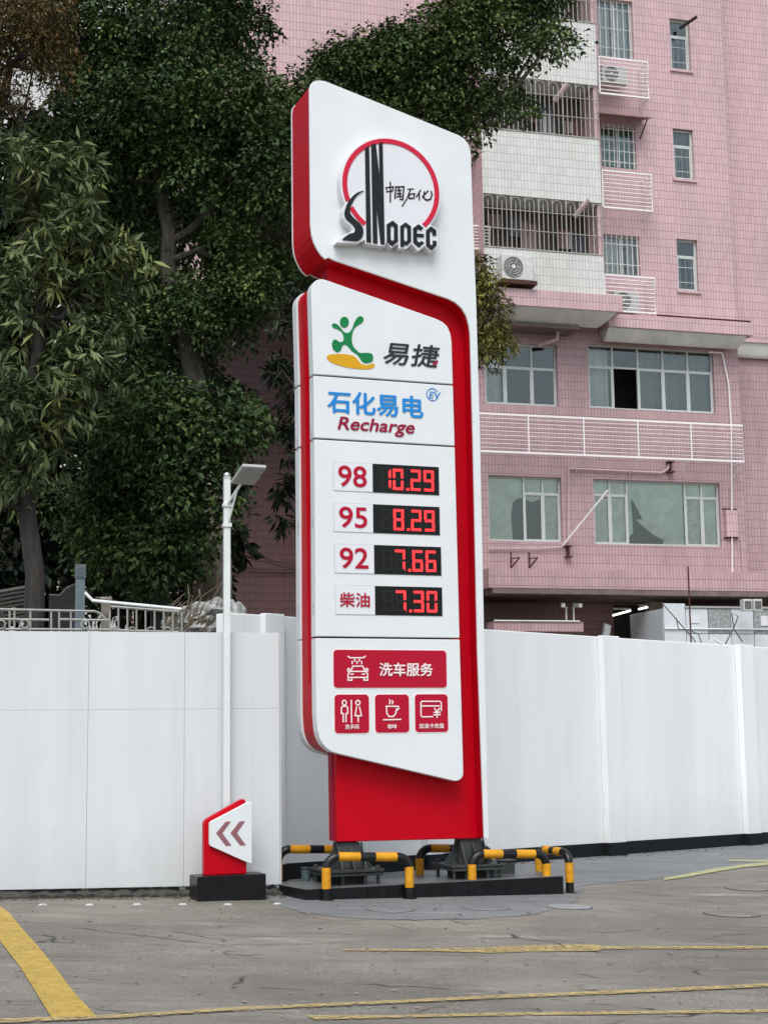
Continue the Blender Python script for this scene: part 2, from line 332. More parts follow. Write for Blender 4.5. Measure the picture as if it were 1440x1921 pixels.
def smooth_poly(pts, k=4):
    n = len(pts); o = []
    for i in range(n):
        p0, p1, p2, p3 = [np.array(pts[(i + j - 1) % n]) for j in range(4)]
        for t in np.linspace(0, 1, k, endpoint=False):
            o.append(tuple(.5 * ((2 * p1) + (-p0 + p2) * t + (2 * p0 - 5 * p1 + 4 * p2 - p3) * t * t + (-p0 + 3 * p1 - 3 * p2 + p3) * t ** 3)))
    return o
def circ(c, r, n=32, a0=0, a1=360): return [(c[0] + r * math.cos(R_(a0 + (a1 - a0) * i / n)), c[1] + r * math.sin(R_(a0 + (a1 - a0) * i / n))) for i in range(n + (0 if a1 - a0 == 360 else 1))]
def rrect(u0, u1, z0, z1, r, n=5):
    o = []
    for cx, cz, a in ((u1 - r, z1 - r, 0), (u0 + r, z1 - r, 90), (u0 + r, z0 + r, 180), (u1 - r, z0 + r, 270)):
        o += [(cx + r * math.cos(R_(a + 90 * i / n)), cz + r * math.sin(R_(a + 90 * i / n))) for i in range(n + 1)]
    return o
def clip_z(poly, z, keep_above):
    o = []
    for i in range(len(poly)):
        a, b = poly[i], poly[(i + 1) % len(poly)]; ia = (a[1] >= z) == keep_above; ib = (b[1] >= z) == keep_above
        if ia: o.append(a)
        if ia != ib:
            t = (z - a[1]) / (b[1] - a[1]); o.append((a[0] + (b[0] - a[0]) * t, z))
    return o
def inset(poly, d):
    n = len(poly); a = sum(poly[i][0] * poly[(i + 1) % n][1] - poly[(i + 1) % n][0] * poly[i][1] for i in range(n)); sg = 1 if a > 0 else -1
    o = []
    for i in range(n):
        p0, p1, p2 = Vector(poly[i - 1]), Vector(poly[i]), Vector(poly[(i + 1) % n])
        d1 = (p1 - p0).normalized(); d2 = (p2 - p1).normalized(); n1 = Vector((-d1.y, d1.x)); n2 = Vector((-d2.y, d2.x)); nn = (n1 + n2)
        if nn.length < 1e-4: nn = n1
        nn.normalize(); k = max(.5, nn.dot(n1)); o.append(tuple(p1 + nn * sg * d / k))
    return o
def text_part(name, s, rect, y, m, parent, shear=0., bold=0., copies=0., thick=.006):
    """lettering fitted to rect=(u0,u1,z0,z1) standing on plane y"""
    c = bpy.data.curves.new(name, 'FONT'); c.body = s; c.size = 1; c.shear = shear; c.offset = bold; c.resolution_u = 5
    o = bpy.data.objects.new(name, c); COL.objects.link(o)
    dg = bpy.context.evaluated_depsgraph_get(); dg.update(); me0 = bpy.data.meshes.new_from_object(o.evaluated_get(dg)); bpy.data.objects.remove(o); bpy.data.curves.remove(c)
    v = np.array([q.co[:2] for q in me0.vertices]); fs = [tuple(p.vertices) for p in me0.polygons]; bpy.data.meshes.remove(me0)
    lo, hi = v.min(0), v.max(0); u0, u1, z0, z1 = rect; v = (v - lo) / (hi - lo); mb = MB()
    for k, (dx, dz) in enumerate([(0, 0)] if not copies else [(0, 0), (copies, 0), (-copies, 0), (0, copies * .8), (0, -copies * .8)]):
        mb.add([(u0 + (u1 - u0) * a + dx, y - thick - k * .0006, z0 + (z1 - z0) * b + dz) for a, b in v], fs)
    me = mb.mesh(name, False); return link(name, me, m, parent)
def flat(polys, y, h, name, m, parent):
    mb = MB()
    for i, p in enumerate(polys): mb.prism(p, y - h - .0004 * (i % 7), y)
    return mb.build(name, m, parent)

# ================================================================== THE SETTING
GROUND = concrete_mat('forecourt_concrete', (.185, .172, .146), (.31, .287, .242), (.245, .212, .174))
GREYP = concrete_mat('grey_painted_concrete', (.19, .198, .198), (.25, .257, .255), (.215, .218, .212), crack=False)
def ground_sheet(name, pts, m, dz, kind='structure', parent=None):
    mb = MB(); P = [tuple(q) for q in pts]; n = len(P)
    mb.add([(x, y, gz(x) + dz) for x, y in P], [tuple(range(n))]); me = mb.mesh(name, False)
    if me.polygons[0].normal.z < 0: me.flip_normals()
    o = link(name, me, m, parent); return tag(o, kind=kind)
xs = [-120, -14, 14, 120]; mb = MB()
for i in range(3): mb.add([(xs[i], -60, gz(xs[i])), (xs[i + 1], -60, gz(xs[i + 1])), (xs[i + 1], 160, gz(xs[i + 1])), (xs[i], 160, gz(xs[i]))], [(0, 1, 2, 3)])
tag(mb.build('ground', GROUND, fix=False), kind='structure')
g2 = lambda pts: [tuple(atg(x, y)[:2]) for x, y in pts]
# grey painted apron round the sign and along the wall
ap = g2([(512, 1692), (560, 1712), (640, 1722), (760, 1727), (900, 1725), (1010, 1716), (1080, 1694), (1092, 1662), (1180, 1654), (1245, 1649), (1330, 1635), (1445, 1621)])
def ragged(P, amp=.028, step=.10):
    Q = []
    for a, b in zip(P, P[1:]):
        n = max(1, int(math.dist(a, b) / step)); Q += [(a[0] + (b[0] - a[0]) * i / n + random.uniform(-amp, amp), a[1] + (b[1] - a[1]) * i / n + random.uniform(-amp, amp) * 1.6) for i in range(n)]
    return Q + [P[-1]]
ap = ragged(ap)
ap += [(7.6, 27.4), (-1.2, 17.9), (-1.4, 16.6)]
ground_sheet('painted_apron', ap, GREYP, .004)
# terrace of soil behind the panel fence, where the trees stand
mb = MB().box(-40, -2.3, 17.9, 37.0, -1, 2.05); tag(mb.build('garden_terrace', mat('soil', (.05, .04, .03), .95, .2, .5, 3)), kind='structure')
# yellow lines
def band(name, top, bot, m, dz=.008): return ground_sheet(name, g2(top + bot[::-1]), m, dz)
z6 = lambda p: Z(0, 1540, 2, p); z7 = lambda p: Z(720, 1540, 2, p)
band('painted_line', z6([(-40, 300), (0, 325), (30, 345), (75, 400), (130, 460), (200, 545), (270, 640), (360, 738)]), z6([(-40, 420), (0, 455), (20, 480), (50, 520), (80, 560), (130, 640), (160, 690), (195, 746)]), YPAINT)
band('painted_line', z6([(-40, 751), (0, 750), (440, 734), (900, 706), (1440, 682)]) + z7([(400, 662), (1040, 636), (1480, 614)]), z6([(-40, 768), (0, 766), (440, 747), (900, 717), (1440, 693)]) + z7([(400, 674), (1040, 648), (1480, 627)]), YTHIN, .011)
band('painted_line', z6([(1150, 736), (1440, 736)]) + z7([(400, 726), (1480, 712)]), z6([(1180, 752), (1440, 746)]) + z7([(400, 737), (1480, 724)]), YTHIN)
band('painted_line', z6([(1280, 486)]) + z7([(0, 486), (200, 484), (400, 479), (560, 471), (790, 468), (822, 475), (1480, 473)]), z6([(1280, 491)]) + z7([(0, 492), (200, 494), (400, 500), (560, 495), (800, 493), (822, 485), (1480, 484)]), YTHIN)
band('painted_line', z7([(1050, 218), (1120, 205), (1240, 182), (1360, 165), (1480, 155)]), z7([(1050, 226), (1120, 217), (1240, 195), (1360, 176), (1480, 166)]), GPAINT, .010)
band('painted_line', z7([(1290, 150), (1480, 149)]), z7([(1290, 154), (1480, 158)]), GPAINT, .010)
# open cracks in the slab: thin sunk strips
DCR = mat('crack_dark', (.055, .052, .047), .95)
def crack(pts, wd=.007):
    P = g2(pts); Q = [P[0]]
    for a, b in zip(P, P[1:]):
        n = max(2, int(math.dist(a, b) / .09))
        for i in range(1, n + 1):
            t = i / n; Q.append((a[0] + (b[0] - a[0]) * t + random.uniform(-.018, .018), a[1] + (b[1] - a[1]) * t + random.uniform(-.03, .03)))
    mb = MB(); m = len(Q); ws = [wd * random.uniform(.25, 1) * min(1, 4 * min(i, m - 1 - i) / m + .15) for i in range(m)]
    mb.add([(x, y - w_ * 1.6, gz(x) + .006) for (x, y), w_ in zip(Q, ws)] + [(x, y + w_ * 1.6, gz(x) + .006) for (x, y), w_ in zip(Q, ws)], [(i, i + 1, m + i + 1, m + i) for i in range(m - 1)])
    tag(mb.build('ground_crack', DCR, fix=False), kind='structure')
for c in ([(0, 1741), (130, 1741), (420, 1775), (700, 1770)], [(545, 1708), (570, 1715), (610, 1729), (720, 1727), (860, 1727)], [(470, 1855), (540, 1857), (593, 1861)], [(1115, 1668), (1240, 1680), (1330, 1694), (1445, 1706)],
          [(868, 1795), (905, 1803)], [(1080, 1827), (1130, 1838)], [(1070, 1850), (1155, 1870)], [(750, 1908), (800, 1898), (850, 1880)], [(1315, 1763), (1360, 1755), (1445, 1752)], [(720, 1733), (790, 1752)],
          [(960, 1694), (1020, 1692)], [(150, 1836), (200, 1842)], [(720, 1756), (770, 1766)]): crack(c)

# ------------------------------------------------------------------ panel fence on the left
FF = Frame(-1.14, 16.14, 16.5)
fe = FF.empty('panel_fence'); tag(fe, 'white flat panel fence on the left, behind the lamp pole and arrow sign', 'fence')
zt = 2.683; zm = 1.901; seams = [-380, -200, -19, 163, 345, 520]
us = [FF.p(x, 1500)[0] for x in seams]; us[-1] = 0.03
def slopez(u): return .118 - .0195 * u       # lower edge of the panels follows the forecourt
for i in range(5):
    a, b = us[i] + .0012, us[i + 1] - .0012
    j = random.uniform(-.002, .002)
    MB().prism([(a, slopez(a)), (b, slopez(b)), (b, zm - .0008), (a, zm - .0008)], j, j + .045).build('panel', PANELW, fe, bevel=.0015)
    j = random.uniform(-.002, .002)
    MB().prism([(a, zm + .0008), (b, zm + .0008), (b, zt), (a, zt)], j, j + .045).build('panel', PANELW, fe, bevel=.0015)
for u in us: MB().box(u - .03, u + .03, .052, .11, -.05, zt - .03).build('post', GALV, fe)
MB().box(us[0], us[-1], .055, .10, zm - .04, zm + .04).build('rail', GALV, fe)
# broken stone kerb under the panels
mb = MB(); n = 90; u0 = us[0] - 1
prof = [(0, -.1), (-.01, .03), (.05, .065), (.25, .075), (.3, -.1)]
for i in range(n + 1):
    u = u0 + (0.25 - u0) * i / n
    for d, z in prof:
        P = FF.world(u, -.03 + d + random.uniform(-.018, .018), 0); mb.v.append((P[0], P[1], gz(P[0]) + z + random.uniform(-.02, .015)))
for i in range(n):
    for k in range(4): mb.f.append((i * 5 + k, (i + 1) * 5 + k, (i + 1) * 5 + k + 1, i * 5 + k + 1))
tag(mb.build('kerb', RUB, fix=False), kind='structure')

# ------------------------------------------------------------------ painted masonry wall that runs back to the right
FW = Frame(-1.11, 17.86, 47)
wl = FW.empty('boundary_wall'); tag(wl, 'long white painted masonry wall with black skirting behind the price sign', 'wall')
gl = lambda u, d=0: gz(FW.world(u, d, 0)[0])
uL, uR = FW.p(431, 1300)[0], 16.0; wt = 2.985
MB().prism([(uL, -.9), (uR, -.9), (uR, wt), (uL, wt)], 0, .24).build('wall_body', WALLW, wl, bevel=.012)
pil = [FW.p(505, 1300)[0], FW.p(700, 1400)[0] + 1.0, FW.p(1142, 1400)[0], FW.p(1398, 1400)[0], 14.0]
pw = [.30, .30, .42, .42, .42]
for u, wd in zip(pil, pw):
    MB().box(u - wd / 2, u + wd / 2, -.10, -.002, -.9, wt + .012).build('pilaster', WALLW, wl, bevel=.01)
def skirt(a, b, d0, d1): MB().prism([(a, -.9), (b, -.9), (b, gl(b) + .185), (a, gl(a) + .185)], d0, d1).build('skirting', SKIRT, wl, bevel=.006)
e = [uL] + [x for u, wd in zip(pil, pw) for x in (u - wd / 2 - .012, u + wd / 2 + .012)] + [uR]
for i in range(0, len(e), 2): skirt(e[i], e[i + 1], -.018, -.003)
for u, wd in zip(pil, pw): skirt(u - wd / 2 - .01, u + wd / 2 + .01, -.118, -.004)

# ================================================================== THE PRICE SIGN
FP0 = (-.83, 15.67)
SA = 20.5
ca, sa = math.cos(R_(SA)), math.sin(R_(SA))
FS = Frame(FP0[0] - sa * .42, FP0[1] + ca * .42, SA)      # y = 0 is the middle of the column
S = FS.empty('price_sign'); tag(S, 'tall red and white fuel price totem with an emblem, lit red prices and service tiles', 'sign')
YB = -.34; YC = -.14
za = lambda p: Z(530, 130, 3.6, p); zb = lambda p: Z(530, 480, 3.6, p); zc = lambda p: Z(530, 820, 3.6, p); zd = lambda p: Z(530, 1160, 3.6, p)
hook_px = za([(180, 135), (186, 105), (200, 87), (222, 75), (250, 72), (280, 76), (305, 84), (1185, 441), (1222, 463), (1250, 495), (1266, 535), (1272, 575)]) + [(887, 408), (893, 560), (900.5, 820), (908.5, 1220), (917, 1575), (908, 1573), (895.5, 1220), (887, 820)] + \
    zb([(1267, 560), (1265, 520), (1258, 470), (1240, 405), (1208, 352), (1165, 313), (1120, 290), (345, 28), (310, 10)]) + za([(290, 1282), (262, 1258), (235, 1220), (210, 1170), (195, 1115), (188, 1050)])
hook = FS.ps(hook_px, YB)
MB().prism(hook, YB, YB + .03).build('upper_face', WHITE, S, bevel=.006)
MB().prism(inset(hook, .006), YB + .0302, .31).build('upper_body', RED, S)
MB().prism(hook, .3102, .34).build('upper_face', WHITE, S, bevel=.006)
MB().prism(FS.ps([(614.5, 400), (633, 1580), (909, 1573), (874, 400)], YC), YC, .14).build('column', RED, S, bevel=.008)
cl = FS.p(633, 1500, YC)[0]
g0, g1 = FS.p(617.5, 500, YC), FS.p(633, 1578, YC)
MB().prism([(g0[0] - .012, g0[1]), (g1[0] - .012, g1[1]), (g1[0], g1[1]), (g0[0], g0[1])], -.03, .05).build('column_trim', CRIM, S)
low_px = zb([(192, 240), (195, 215), (204, 190), (222, 167), (245, 157), (272, 156), (300, 164), (1035, 423), (1080, 445), (1112, 475), (1132, 520), (1141, 575)]) + [(849.4, 721), (852.8, 837), (862, 1198), (869, 1449)] + \
    zd([(1219, 1060), (1210, 1080), (1192, 1095), (1168, 1101), (1145, 1097), (370, 915), (330, 902), (300, 882), (270, 850), (250, 810), (238, 765), (233, 715), (228, 640)]) + [(592, 1192), (590.5, 931), (588, 702)]
low = FS.ps(low_px, YB)
zs = [(FS.p(590, 703, YB)[1] + FS.p(849, 722, YB)[1]) / 2, (FS.p(590, 822, YB)[1] + FS.p(852, 838, YB)[1]) / 2, (FS.p(592, 1195, YB)[1] + FS.p(862, 1199, YB)[1]) / 2]
edges = [99] + zs + [-9]
for yy in ((YB, YB + .15), (.19, .34)):
    for i in range(4):
        pl = clip_z(clip_z(low, edges[i] - (.009 if i else 0), False), edges[i + 1] + (.009 if i < 3 else 0), True)
        MB().prism(pl, *yy).build('face_panel', WHITE, S, bevel=.008, seg=3)
MB().prism(inset(low, .02), YB + .1502, .1898).build('lower_body', RED, S)
# slim raised strip along the red side, and side vents in the white panels
ul = min(u for u, z in low)
def left_u(z): return min(a[0] + (b[0] - a[0]) * (z - a[1]) / (b[1] - a[1]) for a, b in zip(low, low[1:] + low[:1]) if (a[1] - z) * (b[1] - z) < 0)
zA, zB = zs[2] - .45, zs[0] + .6
MB().prism([(left_u(zA) + .012, zA), (left_u(zA) + .03, zA), (left_u(zB) + .03, zB), (left_u(zB) + .012, zB)], -.05, -.01).build('side_strip', RED, S)
for zz in (4.65, 3.75, 2.85):
    for k in range(6):
        for y0 in (-.29, .22):
            mz = zz + k * .022
            MB().box(left_u(mz) - .0012, left_u(mz) + .01, y0, y0 + .05, mz, mz + .007).build('vent_slot', LAMPG, S)

# ---- emblem on the upper board
zl = lambda p: Z(600, 230, 5.76, p)
YE = YB - .12
def LP(pts, y=YE): return FS.ps(zl(pts), y)
ringpts = np.array(LP([(243, 640), (330, 380), (500, 215), (680, 158), (900, 200), (1100, 350), (1230, 560), (1272, 760), (1240, 960), (1160, 1150)]))
A = np.c_[2 * ringpts, np.ones(len(ringpts))]; sol = np.linalg.lstsq(A, (ringpts ** 2).sum(1), rcond=None)[0]
RC = (sol[0], sol[1]); RR = math.sqrt(sol[2] + sol[0] ** 2 + sol[1] ** 2)
MB().prism(circ(RC, RR + .022, 72), YE, YB).build('emblem_disc', LABELW, S, bevel=.004)
board = LP([(470, 715), (380, 750), (310, 820), (262, 890), (242, 960), (248, 1025), (280, 1080), (330, 1115), (352, 1150), (330, 1180), (270, 1205), (182, 1280), (182, 1296), (400, 1302), (442, 1285), (482, 1265), (490, 1305), (560, 1318), (702, 1338), (712, 1290), (770, 1356), (845, 1310), (850, 1358), (935, 1362), (990, 1310), (1060, 1390), (1130, 1332), (1200, 1400), (1272, 1340), (1270, 1155), (1195, 1100), (1130, 1132), (1060, 1080), (1000, 1120), (920, 1060), (850, 1110), (780, 1040), (706, 1090), (684, 192), (478, 242)])
MB().prism(board, YE - .003, YB).build('emblem_board', LABELW, S, bevel=.002)
def ang(p):
    q = LP([p])[0]; return math.degrees(math.atan2(q[1] - RC[1], q[0] - RC[0]))
def arc(a0, a1, wd=.042, n=60): return circ(RC, RR, n, a0, a1) + circ(RC, RR - wd, n, a0, a1)[::-1]
a_r, a_l, b0, b1 = ang((1125, 1115)), ang((300, 845)) % 360, ang((352, 905)) % 360, ang((470, 1115)) % 360
WR = .053
flat([arc(a_r, a_l, WR), ], YE, .008, 'emblem_ring', RINGR, S); flat([arc(b0, b1, WR, 16)], YE, .008, 'emblem_ring', RINGR, S)
lets = {'letter_s': smooth_poly([(470, 735), (400, 757), (340, 805), (295, 870), (266, 950), (264, 1005), (288, 1052), (332, 1088), (368, 1130), (376, 1165), (360, 1192), (312, 1205), (240, 1262), (300, 1274), (390, 1281), (438, 1258), (464, 1200), (460, 1140), (428, 1090), (372, 1042), (332, 995), (320, 955), (328, 912), (346, 868), (378, 812), (425, 765)], 3),
 'letter_i': [(483, 275), (527, 250), (548, 1298), (500, 1290)],
 'letter_n': [(550, 240), (598, 226), (642, 610), (632, 222), (672, 212), (695, 1318), (652, 1312), (608, 900), (618, 1308), (570, 1302)],
 'letter_p': [(864, 1120), (918, 1078), (978, 1122), (980, 1285), (935, 1330), (906, 1312), (906, 1342), (866, 1340), (866, 1250), (903, 1250), (903, 1270), (922, 1288), (940, 1270), (940, 1140), (918, 1122), (903, 1140), (903, 1249), (866, 1249)],
 'letter_e': [(1060, 1098), (1112, 1140), (1086, 1168), (1060, 1148), (1043, 1165), (1043, 1200), (1118, 1205), (1118, 1240), (1043, 1235), (1044, 1275), (1066, 1298), (1090, 1278), (1120, 1300), (1065, 1350), (1004, 1295), (1003, 1140)],
 'letter_c': [(1195, 1120), (1252, 1165), (1252, 1220), (1213, 1220), (1212, 1190), (1195, 1170), (1181, 1190), (1182, 1310), (1200, 1330), (1215, 1315), (1215, 1275), (1254, 1280), (1254, 1325), (1202, 1382), (1143, 1330), (1142, 1165)]}
for nm, pp in lets.items(): flat([LP(pp)], YE - .003, .011, nm, BLACKP, S)
oo = LP([(780, 1060), (835, 1105), (838, 1285), (778, 1335), (720, 1290), (718, 1100)]); oi = LP([(780, 1112), (797, 1128), (797, 1262), (778, 1283), (758, 1262), (757, 1128)])
flat([[oo[i], oo[(i + 1) % 6], oi[(i + 1) % 6], oi[i]] for i in range(6)], YE - .003, .011, 'letter_o', BLACKP, S)
cal = [[(712, 695), (722, 748)], [(712, 702), (792, 690), (780, 742)], [(722, 745), (785, 735)], [(757, 640), (760, 740), (757, 855)],
       [(817, 690), (808, 800), (812, 820)], [(815, 694), (905, 690), (892, 832), (862, 825)], [(830, 732), (880, 727)], [(830, 768), (875, 764)], [(850, 707), (864, 800)], [(826, 800), (880, 795)],
       [(945, 717), (1010, 714)], [(978, 716), (935, 825), (886, 900)], [(968, 770), (960, 818)], [(966, 770), (1022, 765), (1010, 815)], [(960, 818), (1015, 815)],
       [(1085, 728), (1040, 800)], [(1070, 765), (1072, 832)], [(1165, 735), (1105, 800)], [(1125, 745), (1118, 812), (1150, 836), (1192, 826), (1210, 772), (1198, 742)]]
kw = .011 * 1.15
flat([q for s_ in cal for q in stroke(LP(s_, YE), kw * random.uniform(.85, 1.25))], YE, .005, 'calligraphy', BLACKP, S)

# ---- store logo, charging logo
def BP(pts): return FS.ps(zb(pts), YB)
fig = smooth_poly([(332, 465), (347, 455), (368, 463), (388, 482), (406, 506), (426, 520), (450, 515), (468, 490), (481, 455), (500, 420), (525, 406), (544, 420), (540, 445), (515, 463), (490, 482), (475, 506), (467, 540), (467, 580), (476, 610), (496, 635), (522, 655), (560, 654), (600, 660), (610, 690), (600, 714), (560, 725), (534, 710), (514, 680), (494, 660), (465, 640), (440, 610), (416, 598), (400, 612), (390, 640), (366, 650), (341, 630), (332, 597), (341, 570), (360, 565), (380, 580), (400, 580), (411, 565), (408, 535), (394, 510), (370, 495), (342, 485)], 3)
flat([BP(fig)], YB, .006, 'logo_figure', GREEN, S)
flat([BP([(416 + 30 * math.cos(t), 447 + 37 * math.sin(t)) for t in np.linspace(0, 2 * math.pi, 24, endpoint=False)])], YB, .006, 'logo_dot', GREEN, S)
flat([BP(smooth_poly([(298, 680), (320, 665), (400, 662), (460, 670), (490, 683), (510, 706), (530, 728), (570, 738), (600, 727), (620, 734), (612, 755), (570, 765), (480, 760), (400, 745), (330, 720), (305, 700)], 3))], YB, .005, 'logo_swoosh', ORANGE, S)
def rect(zf, tl, br, y=YB):
    a = FS.p(*zf([tl])[0], y); b = FS.p(*zf([br])[0], y); return (a[0], b[0], b[1], a[1])
text_part('store_name', '易捷', rect(zb, (678, 578), (1060, 757)), YB, INK, S, shear=.18, copies=.005)
flat([BP(smooth_poly([(1012, 735), (1022, 715), (1046, 706), (1040, 728), (1022, 738)], 3))], YB, .012, 'store_name_drop', CRIM, S)
text_part('charging_name', '石化易电', rect(zb, (303, 908), (946, 1097)), YB, BLUE, S, copies=.007)
text_part('charging_word', 'Recharge', rect(zb, (370, 1085), (890, 1228)), YB, CRIM, S, shear=.22, bold=.006, copies=.003)
evc = BP([(1010, 936)])[0]
flat(stroke(circ(evc, .066, 26, 30, 350), .008), YB, .005, 'charging_mark_ring', BLUE, S)
text_part('charging_mark_letters', 'EV', rect(zb, (985, 915), (1068, 965)), YB, BLUE, S, shear=.2, bold=.01)

# ---- price rows
SEG = {'0': 'abcdef', '1': 'bc', '2': 'abged', '3': 'abgcd', '4': 'fgbc', '5': 'afgcd', '6': 'afgcde', '7': 'abc', '8': 'abcdefg', '9': 'abcdfg'}
rows = [((342, 162), (603, 366), (606, 180), (1055, 393), '98', (372, 190), (566, 343), '10.29'),
        ((345, 440), (608, 644), (609, 454), (1060, 663), '95', (378, 468), (570, 618), ' 8.29'),
        ((350, 717), (613, 920), (616, 729), (1070, 936), '92', (382, 745), (577, 893), ' 7.66'),
        ((356, 997), (620, 1200), (622, 1006), (1077, 1209), '柴油', (384, 1050), (585, 1150), ' 7.30')]
FRM = mat('price_frame', (.45, .46, .46), .4)
for a, b, c, d, nm, e0, e1, val in rows:
    lu = rect(zc, a, b); du = rect(zc, c, d); zz0, zz1 = du[2], du[3]
    lu = (lu[0], du[0] - .003, zz0 + .002, zz1 - .002)
    MB().prism([(lu[0] - .005, lu[2] - .006), (du[1] + .006, lu[2] - .006), (du[1] + .006, lu[3] + .006), (lu[0] - .005, lu[3] + .006)], YB - .002, YB + .01).build('price_frame', FRM, S)
    lab = MB().prism([(lu[0], lu[2]), (lu[1], lu[2]), (lu[1], lu[3]), (lu[0], lu[3])], YB - .006, YB).build('grade_plate', LABELW, S)
    text_part('grade_text', nm, rect(zc, e0, e1), YB - .006, REDD, lab, bold=.012 if nm[0] == '9' else 0, copies=0 if nm[0] == '9' else .003)
    dsp = MB().prism([(du[0], du[2]), (du[1], du[2]), (du[1], du[3]), (du[0], du[3])], YB - .007, YB).build('price_display', LEDB, S, bevel=.002)
    W_ = du[1] - du[0]; H_ = du[3] - du[2]
    cells = [.115, .30, .565, .765]; cw = .155 * W_; ch = .74 * H_; cz = du[2] + .12 * H_
    chars = [ch_ for ch_ in val if ch_ != '.']
    for ci, (fx, chh) in enumerate(zip(cells, chars)):
        x0 = du[0] + fx * W_; x1 = x0 + cw; t = .026; z0, z1 = cz, cz + ch; zm_ = (z0 + z1) / 2; g = .004
        segs = {'a': (x0, x1, z1 - t, z1), 'd': (x0, x1, z0, z0 + t), 'g': (x0, x1, zm_ - t / 2, zm_ + t / 2), 'f': (x0, x0 + t, zm_, z1), 'b': (x1 - t, x1, zm_, z1), 'e': (x0, x0 + t, z0, zm_), 'c': (x1 - t, x1, z0, zm_)}
        on = SEG.get(chh, ''); mo, mf = MB(), MB()
        for k, (p, q, r, s_) in segs.items():
            horiz = k in 'adg'
            if horiz: p, q = p + g, q - g
            else: r, s_ = r + g + (.0 if k in 'ec' else t * .4), s_ - g - (.0 if k in 'fb' else t * .4)
            (mo if k in on else mf).box(p, q, YB - .0105 - (.0005 if horiz else 0), YB - .0072, r, s_)
        if mo.v: mo.build('digit', LED, dsp)
        if mf.v: mf.build('unlit_digit', GHOST, dsp)
    xd = du[0] + .518 * W_; MB().box(xd - .012, xd + .016, YB - .0105, YB - .0072, cz - .002, cz + .024).build('decimal_point', LED, dsp)

# ---- service tiles with line icons
ze = lambda p: Z(600, 1200, 5.76, p)
def EP(pts): return FS.ps(ze(pts), YB)
TW = 13 / 5.76 / 175
def tile(a, b, name):
    r = rect(ze, a, b)
    MB().prism(rrect(r[0] - .009, r[1] + .009, r[2] - .009, r[3] + .009, .045), YB - .003, YB + .01).build('tile_border', PINKW, S)
    return MB().prism(rrect(*r, .038), YB - .006, YB + .01).build(name, REDD, S)
Y6 = YB - .006
def icon(par, lines, name='icon', wd=TW): flat([q for s_ in lines for q in stroke(EP(s_), wd)], Y6, .004, name, PINKW, par)
ell = lambda cx, cy, rx, ry, n=16: [(cx + rx * math.cos(t), cy + ry * math.sin(t)) for t in np.linspace(0, 2 * math.pi, n + 1)]
t1 = tile((143, 110), (1368, 520), 'car_wash_tile')
icon(t1, [[(298, 180), (320, 197), (465, 197), (487, 180)], [(345, 235), (345, 262)], [(372, 212), (372, 235)], [(397, 235), (397, 262)], [(422, 212), (422, 235)], [(447, 235), (447, 262)],
          [(330, 345), (352, 288), (458, 288), (482, 345), (330, 345)], ell(308, 330, 13, 16, 10), ell(502, 330, 13, 16, 10), [(325, 345), (300, 372), (300, 410), (512, 410), (512, 372), (486, 345)],
          [(300, 410), (300, 440), (340, 440), (340, 410)], [(472, 410), (472, 440), (512, 440), (512, 410)], [(328, 374), (356, 374)], [(452, 374), (480, 374)]])
text_part('tile_text', '洗车服务', rect(ze, (638, 252), (1212, 394)), Y6, PINKW, t1, copies=.0035)
t2 = tile((155, 595), (530, 1010), 'restroom_tile')
icon(t2, [ell(260, 684, 22, 26), [(248, 890), (248, 800), (228, 800), (228, 735), (245, 722), (280, 722), (296, 735), (296, 800), (278, 800), (278, 890)], [(334, 655), (338, 898)],
          ell(406, 684, 22, 26), [(392, 730), (376, 824), (444, 824), (424, 730)], [(408, 824), (410, 890)]])
text_part('tile_text', '洗手间', rect(ze, (268, 918), (415, 968)), Y6, PINKW, t2, copies=.0012)
t3 = tile((592, 595), (963, 1003), 'coffee_tile')
icon(t3, [[(745, 650), (756, 668), (745, 696)], [(776, 660), (785, 676), (776, 696)], [(708, 722), (842, 722)], [(714, 722), (718, 800), (740, 832), (790, 832), (815, 800), (824, 745)], [(842, 722), (848, 745), (828, 764)], [(680, 868), (870, 864)]])
text_part('tile_text', '咖啡', rect(ze, (728, 916), (824, 962)), Y6, PINKW, t3, copies=.0012)
t4 = tile((1022, 592), (1383, 998), 'card_tile')
icon(t4, [[(1215, 834), (1105, 836), (1088, 822), (1086, 682), (1100, 668), (1290, 668), (1305, 682), (1306, 768)], [(1086, 718), (1284, 718)], [(1232, 742), (1260, 782), (1288, 742)], [(1260, 782), (1260, 842)], [(1226, 788), (1294, 786)], [(1226, 814), (1294, 812)]])
text_part('tile_text', '加油卡充值', rect(ze, (1066, 908), (1334, 958)), Y6, PINKW, t4, copies=.0012)

